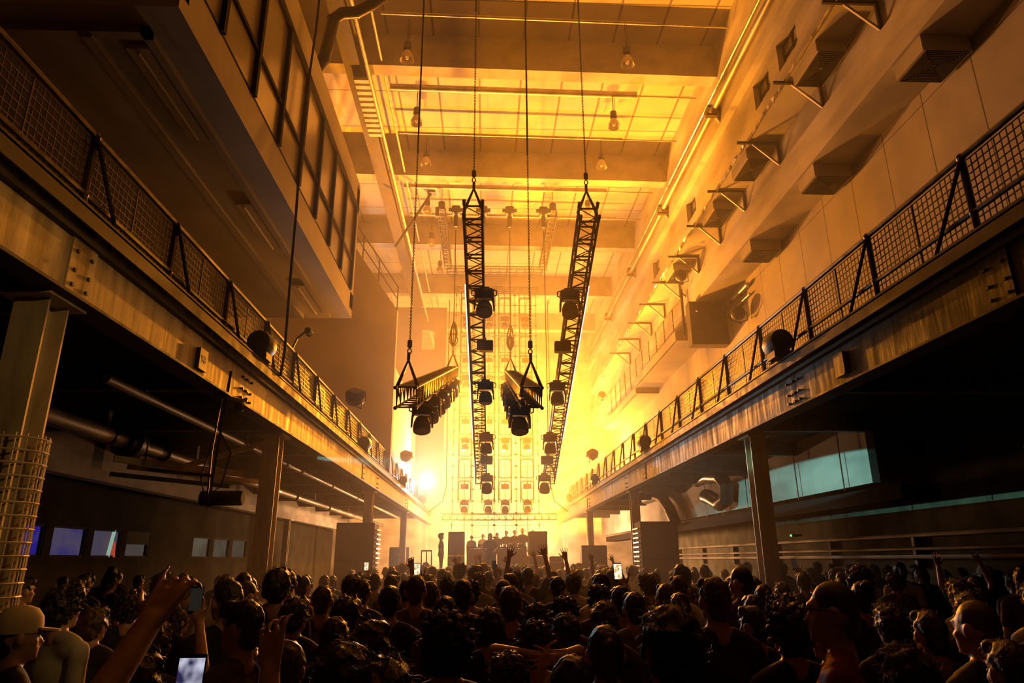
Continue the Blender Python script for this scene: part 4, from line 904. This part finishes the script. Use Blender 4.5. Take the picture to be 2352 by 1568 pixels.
FILL= [(0.31, 8.55, 'm'), (2.63, 6.78, 'm'), (2.98, 5.64, 'm'), (-0.16, 7.6, 'm'), (3.02, 8.75, 'm'), (-1.74, 7.78, 'm'), (3.28, 4.82, 'm'), (3.68, 7.44, 'm'), (1.29, 8.29, 'm'), (-1.55, 8.5, 'm'), (-2.07, 6.43, 'm'), (1.15, 7.15, 'm'), (2.0, 7.42, 'm'), (3.54, 6.69, 'm'), (3.03, 8.02, 'm'), (-2.71, 8.24, 'm'), (0.17, 6.78, 'm'), (-2.18, 8.81, 'm'), (4.03, 8.04, 'm'), (-2.84, 8.88, 'm'), (-2.64, 7.49, 'm'), (3.71, 8.93, 'm'), (0.77, 7.67, 'm'), (3.87, 5.77, 'm'), (3.25, 4.15, 'm'), (-0.45, 8.62, 'm'), (-2.86, 4.27, 'm'), (3.99, 5.12, 'm'), (2.35, 8.32, 'm'), (-1.64, 4.71, 'm'), (-1.92, 7.11, 'm'), (1.1, 8.95, 'm'), (-0.52, 6.9, 'm'), (2.69, 7.44, 'm'), (2.24, 6.27, 'm'), (-2.93, 6.17, 'm'), (3.34, 16.34, 'f'), (1.8, 23.43, 'f'), (4.08, 15.5, 'f'), (-2.05, 21.27, 'f'), (-0.02, 15.18, 'f'), (-0.23, 21.48, 'f'), (4.01, 16.65, 'f'), (1.74, 10.41, 'f'), (2.42, 18.5, 'f'), (3.75, 12.19, 'f'), (3.08, 17.94, 'f'), (2.36, 13.4, 'f'), (0.67, 19.39, 'f'), (-2.79, 13.36, 'f'), (-1.76, 15.75, 'f'), (-2.04, 24.92, 'f'), (-1.77, 14.04, 'f'), (1.37, 21.4, 'f'), (1.12, 25.1, 'f'), (3.71, 20.76, 'f'), (1.82, 17.65, 'f'), (1.8, 25.52, 'f'), (0.29, 25.66, 'f'), (3.83, 23.96, 'f'), (1.98, 12.47, 'f'), (-0.75, 12.79, 'f'), (3.93, 25.24, 'f'), (-1.55, 10.29, 'f'), (3.24, 20.09, 'f'), (-1.0, 24.1, 'f'), (-1.55, 12.23, 'f'), (3.12, 23.93, 'f'), (0.78, 17.01, 'f'), (1.71, 9.64, 'f'), (2.57, 14.01, 'f'), (2.83, 10.12, 'f'), (-2.62, 11.89, 'f'), (-2.35, 9.59, 'f'), (-2.38, 19.98, 'f'), (-1.46, 22.31, 'f'), (1.54, 18.55, 'f'), (-0.02, 23.39, 'f'), (-0.37, 24.34, 'f'), (0.42, 24.98, 'f'), (3.49, 26.22, 'f'), (3.8, 18.69, 'f'), (2.59, 10.98, 'f'), (2.02, 19.19, 'f'), (0.78, 11.54, 'f'), (2.1, 22.74, 'f'), (3.26, 23.1, 'f'), (0.08, 20.34, 'f'), (-2.72, 22.62, 'f'), (-1.09, 15.05, 'f'), (-2.37, 17.31, 'f'), (-0.46, 13.38, 'f'), (-2.76, 18.25, 'f'), (-0.3, 18.2, 'f'), (3.74, 22.67, 'f'), (3.26, 11.54, 'f'), (-1.75, 10.96, 'f'), (-2.79, 26.29, 'f'), (1.41, 11.82, 'f'), (0.5, 21.48, 'f'), (2.61, 21.1, 'f'), (3.77, 18.03, 'f'), (-0.82, 10.35, 'f'), (2.8, 19.15, 'f'), (-2.38, 23.68, 'f'), (1.85, 15.47, 'f'), (0.82, 13.74, 'f'), (2.57, 16.21, 'f'), (-2.1, 16.37, 'f'), (2.7, 25.12, 'f'), (0.42, 9.7, 'f'), (-0.73, 23.15, 'f'), (-0.14, 11.18, 'f'), (-0.78, 25.58, 'f'), (-1.44, 17.85, 'f'), (1.59, 24.21, 'f'), (-1.0, 16.24, 'f'), (3.81, 10.43, 'f'), (3.97, 13.53, 'f'), (1.82, 14.62, 'f'), (0.9, 20.86, 'f'), (1.06, 13.14, 'f'), (-2.28, 21.98, 'f'), (2.6, 9.51, 'f'), (3.31, 24.78, 'f'), (-1.33, 13.05, 'f'), (-1.95, 22.72, 'f'), (-1.31, 21.56, 'f'), (-2.92, 15.9, 'f'), (0.16, 22.07, 'f'), (0.43, 12.73, 'f'), (2.37, 16.84, 'f'), (0.89, 26.3, 'f'), (2.31, 26.11, 'f'), (0.89, 22.66, 'f'), (-1.0, 20.06, 'f'), (-2.53, 14.21, 'f'), (-0.95, 20.79, 'f'), (3.88, 17.36, 'f'), (-2.09, 18.46, 'f'), (3.62, 21.5, 'f'), (0.53, 24.13, 'f'), (1.74, 22.15, 'f'), (-0.09, 10.33, 'f'), (-1.31, 18.61, 'f'), (-2.73, 15.04, 'f'), (-2.48, 19.25, 'f'), (-2.47, 20.76, 'f'), (-5.01, 12.54, 'l'), (-6.05, 13.93, 'l'), (-4.63, 15.41, 'l'), (-4.94, 8.98, 'l'), (-7.59, 15.25, 'l'), (-4.47, 7.2, 'l'), (-5.4, 14.9, 'l'), (-7.43, 13.91, 'l'), (-6.7, 15.62, 'l'), (-3.99, 9.89, 'l'), (-5.53, 10.92, 'l'), (-7.55, 11.58, 'l'), (-5.83, 8.8, 'l'), (-8.24, 14.47, 'l'), (-6.12, 12.06, 'l'), (-4.11, 12.9, 'l'), (-4.68, 11.43, 'l'), (-5.27, 9.73, 'l'), (-7.17, 10.64, 'l'), (-4.91, 14.09, 'l'), (-6.23, 11.19, 'l'), (-6.09, 12.98, 'l'), (-5.66, 16.0, 'l'), (-8.59, 13.1, 'l'), (-4.14, 14.78, 'l'), (-3.92, 8.94, 'l'), (5.4, 10.76, 'r'), (7.2, 13.09, 'r'), (7.05, 17.94, 'r'), (5.6, 14.36, 'r'), (5.72, 9.89, 'r'), (6.91, 15.34, 'r'), (6.12, 13.29, 'r'), (8.95, 15.74, 'r'), (6.02, 12.33, 'r'), (5.27, 15.67, 'r'), (7.64, 11.68, 'r'), (6.75, 16.22, 'r'), (5.07, 12.84, 'r'), (8.75, 14.05, 'r'), (6.25, 17.23, 'r'), (7.82, 16.64, 'r'), (7.31, 10.31, 'r'), (7.48, 14.14, 'r'), (5.04, 17.2, 'r'), (9.39, 14.45, 'r'), (8.53, 11.71, 'r'), (5.72, 11.63, 'r'), (7.68, 15.29, 'r'), (7.94, 17.76, 'r'), (9.42, 12.36, 'r'), (6.62, 8.84, 'r'), (7.18, 17.08, 'r'), (5.07, 7.31, 'r'), (8.48, 16.34, 'r'), (8.75, 17.88, 'r'), (6.96, 11.28, 'r'), (8.68, 15.08, 'r'), (5.79, 7.55, 'r'), (5.95, 15.1, 'r'), (5.54, 17.76, 'r'), (8.5, 10.81, 'r'), (6.31, 10.72, 'r'), (8.91, 13.14, 'r'), (5.91, 16.01, 'r'), (7.61, 12.46, 'r'), (9.37, 16.39, 'r'), (8.15, 13.13, 'r'), (6.89, 13.75, 'r'), (8.88, 17.12, 'r')]
for (x,y,h,ps,st,sh,rz,l) in NAMED:
    o=person(x,y,h,ps,st,sh,rz,l)
    if 'in glasses' in l:
        g=MB()
        for sx in (-1,1): g.tube([(sx*.034+.026*math.cos(a*PI/6),.108,1.648+.02*math.sin(a*PI/6)) for a in range(13)],.0028,5).tube([(sx*.06,.106,1.655),(sx*.09,.03,1.655),(sx*.094,-.02,1.645)],.0028,5)
        g.tube([(-.01,.11,1.652),(.01,.11,1.652)],.0028,5); g.build('glasses',M['black_gloss'],o)
# --- close figures whose arms reach into the picture
person(-1.0,1.08,1.76,'point','short','black',.02,'person thrusting a dark pointing arm up across the crowd by the beige cap')
person(-.64,1.5,1.6,'filming','full','navy',.0,'short person filming with a glowing phone low by the frame edge, other fist raised')
scr_cold=emit_mat('phone_screen_cold',(.03,.025,.09),.8,(.8,.8,1),16,(1,1,.8)); scr_warm=emit_mat('phone_screen_warm',(.6,.4,.12),1.2,(1,.95,.75),30)
phone((-.785,2.04,1.635),0,-.1,'glowing phone with a violet-white picture held low near the frame edge',scr_cold,s=1.0)
ups=[(.62,10.4,1.83,'two','short','black',-.1,'person before the booth stretching both spread hands high'),(1.02,10.9,1.78,'up','short','grey',.1,'person with one open hand raised beside the stage speakers, vent side'),(1.72,13.2,1.76,'up','full','black',-.5,'person with a bent arm raised before the slim columns, vent side'),(-1.18,9.2,1.77,'fist','short','black',-.3,'person with a bent arm hanging from a raised elbow near the metal stand'),(.25,14.4,1.8,'fist','short','brown',0,'person raising a fist before the performer'),(.85,15.2,1.82,'up','full','black',.2,'person in haze with an open hand raised by the desk'),(-.75,14.5,1.72,'up','short','grey',.5,'person in haze reaching a thin arm toward the bay-side stage stack'),(1.25,16.5,1.76,'fist','long','black',0,'person in haze with a lifted fist before the vent-side stage stack'),(-.35,16.8,1.78,'two','short','white',0,'person in haze with both arms raised before the desk'),(2.6,15.5,1.75,'two','full','pale',.2,'person in haze lifting both arms before the farther speaker tower'),(-.5,19.5,1.8,'up','curly','brown',-.2,'far person with a raised hand close to the stage'),(1.5,20.5,1.8,'two','short','grey',.1,'far person with both hands up close to the stage'),(.05,12.2,1.75,'phone','short','black',0,'person before the booth holding a small dark phone aloft'),
 (1.08,5.75,1.74,'phone','short','black',.15,'person holding the bright phone aloft over the crowd'),(-.87,8.1,1.74,'phone','short','brown',.1,'person holding up the phone beside the ribbed speaker tower'),(-2.0,11.6,1.76,'phone','full','black',.2,'person with a thin lit forearm holding a tiny bright phone before the speaker tower'),(-1.75,3.95,1.66,'phone','curly','navy',.1,'person with thin raised forearms holding a dark phone under the small windows'),(4.2,9.4,1.76,'phone','short','black',.1,'person with a phone aloft before the vent-side speaker tower'),(5.9,8.6,1.72,'two','long','black',-.1,'person raising both hands in the dark side room'),(6.9,9.7,1.84,'down','cap','black',.2,'person in a cap silhouetted against the side room wall')]
for a in ups: person(*a)
def phone_for(i,label,m,dz=.0):
    x,y,h,ps,st,sh,rz,l=ups[i]; s=h/(1.75+HT[st]); p=Matrix.Rotation(rz,3,'Z')@V((.115,.375,1.865+dz))*s
    phone((x+p.x,y+p.y,p.z),rz,-.12,label,m,s=1.0)
dim=emit_mat('phone_screen_dim',(.03,.025,.02),.5)
phone_for(12,'small dark phone held up before the booth',dim); phone_for(13,'big bright phone raised highest over the crowd on the vent side',scr_warm); phone_for(14,'bright phone raised beside the ribbed speaker tower',scr_warm); phone_for(15,'tiny bright phone in front of the black speaker tower',scr_warm); phone_for(16,'dark phone on thin raised arms under the small windows',dim); phone_for(17,'dim phone aloft before the vent-side speaker tower',dim)
# --- the crowd
ZL={'m':('dark-haired dancer in the packed middle rows of the hall, seen from behind','middle rows of the crowd'),'f':('hazy rim-lit head in the far rows of the crowd before the stage','far rows of the crowd'),'l':('dim figure in the crowd under the window-bay gallery','crowd under the bay gallery'),'r':('dim figure in the crowd in the dark side room under the vent-duct gallery','crowd in the side room')}
random.seed(21)
styles=['short','short','full','curly','long','short','full','pony','bun','buzz','short','full']
for (x,y,z) in FILL:
    h=random.gauss(1.745,.055); h=min(max(h,1.6),1.87)
    if z=='f': h+=.01
    person(x,y,h,'down',random.choice(styles),random.choice(['black','black','navy','grey','brown','black','white' if z!='l' else 'navy']),random.gauss(0,.3),ZL[z][0],ZL[z][1])
# --- on the stage
person(.2,28.3,1.7,'play','long','black',PI,'performer with long dark hair in shiny dark clothes at the booth desk',z=1.25)
person(-1.75,28.5,1.72,'down','curly','black',-1.4,'helper in shiny dark clothes leaning by the bay-side stage stack',z=1.25)
for i,(x,h,st,l) in enumerate(((-.62,1.5,'short','onlooker half hidden beside the bay-side stage stack'),(-.1,1.56,'short','onlooker in a pale top just beside the performer'),(.55,1.62,'long','onlooker with long hair behind the booth, next to the performer'),(.98,1.7,'short','onlooker in silhouette behind the booth, middle of the row'),(1.35,1.72,'short','onlooker in silhouette behind the booth, right of the middle one'),(1.72,1.82,'cap','tallest onlooker with a flat cap behind the booth'),(2.2,1.72,'short','onlooker half hidden by the vent-side stage stack'))):
    person(.0+x,32.6+.1*(i%2),h,'down',st,'pale' if i==1 else 'black',PI+.2*(-1)**i,l,z=1.5)
# ------------------------------------------------------------- light and haze
def lamp(kind,name,loc,col,e,aim=None,size=.3,spot=None,blend=.4,sy=None):
    l=bpy.data.lights.new(name,kind); l.energy=e; l.color=col
    if kind=='AREA':
        l.size=size
        if sy: l.shape='RECTANGLE'; l.size_y=sy
    else: l.shadow_soft_size=size
    if kind=='SPOT': l.spot_size=math.radians(spot); l.spot_blend=blend
    o=bpy.data.objects.new(name,l); COL.objects.link(o); o.location=loc
    if aim is not None: o.rotation_euler=(V(aim)-V(loc)).to_track_quat('-Z','Y').to_euler()
    return o
AMB=(1,.3,.012)
WARM=(1,.48,.2)
for x,y,z,e in ((-1.3,34.9,2.5,2000),(.6,35.4,2.7,2700),(2.5,34.9,2.5,2900)): lamp('POINT','back_flood',(x,y,z),WARM,e,size=.25)
for x in (-1.7,3.0): lamp('SPOT','up_beam',(x,34.2,2.3),AMB,76000,(.6,17.5,16.5),.25,spot=62,blend=.9)
lamp('POINT','roof_fill',(.6,40.0,8.0),(1,.36,.05),5500,size=.5)  # added flood behind the screen to brighten roof and upper walls
lamp('POINT','side_wash',(6.2,37.5,7.2),(1,.33,.02),11000,size=.4)
for x in (-.4,1.4): lamp('SPOT','crowd_rim_fill',(x,31.7,9.3),AMB,24000,(x*.8,5.5,1.3),.1,spot=44,blend=.8)  # added spots at the screen that put a bright rim on the heads
lamp('SPOT','wall_fill',(-1.9,33.2,6.2),AMB,60000,(7,19,12),.2,spot=55,blend=.9)  # added spot that brightens the vent-side wall
lamp('SPOT','cold_spill',(-2.85,34.3,5.55),(.25,.8,1),2400,(-4.2,29,6.5),.1,spot=150,blend=.8)
lamp('SPOT','cold_beam',(-2.9,34.3,5.55),(.45,.85,1),2500,(-1.2,20,4.4),.12,spot=30)
lamp('SPOT','ledge_beam',(4.1,.6,5.0),(1,.56,.16),420,(-3.4,5.3,3.1),.08,spot=34,blend=.8)
tb=lamp('SPOT','teal_beam',(-2.9,11.75,3.6),(.3,.85,.8),3400,(7,15.6,3.45),.03,spot=58,blend=.12); tb.scale=(1,.09,1)
w=bpy.data.worlds.new('world'); S.world=w; w.use_nodes=True
w.node_tree.nodes['Background'].inputs[0].default_value=(1,.62,.18,1); w.node_tree.nodes['Background'].inputs[1].default_value=.003
hz=bpy.data.materials.new('haze'); hz.use_nodes=True; N=hz.node_tree.nodes; N.remove(N['Principled BSDF'])
sc=N.new('ShaderNodeVolumeScatter'); sc.inputs['Color'].default_value=(1,.93,.82,1); sc.inputs['Density'].default_value=.0135; sc.inputs['Anisotropy'].default_value=.25
hz.node_tree.links.new(sc.outputs[0],N['Material Output'].inputs['Volume'])
h=MB().prism([(-3.75,4.5),(-8.1,4.5),(-8.1,16.7),(7.9,16.7),(7.9,4.5),(4.8,4.5),(4.8,-.1),(-3.75,-.1)],'y',8,44.1).build('haze',hz); tag(h,'warm stage haze in the nave and upper hall beyond the near rows','haze',kind='stuff')  # haze cut away near the camera and under the galleries to keep them dark
S.view_settings.view_transform='Standard'; S.view_settings.look='None'; S.view_settings.exposure=0; S.view_settings.gamma=1
C=S.cycles; C.volume_bounces=0; C.max_bounces=3; C.diffuse_bounces=2; C.glossy_bounces=2; C.transmission_bounces=2; C.transparent_max_bounces=8
C.use_denoising=True; C.sample_clamp_indirect=6; C.caustics_reflective=False; C.caustics_refractive=False
C.adaptive_threshold=.03; C.use_light_tree=False
for m in bpy.data.materials: m.cycles.emission_sampling='NONE'
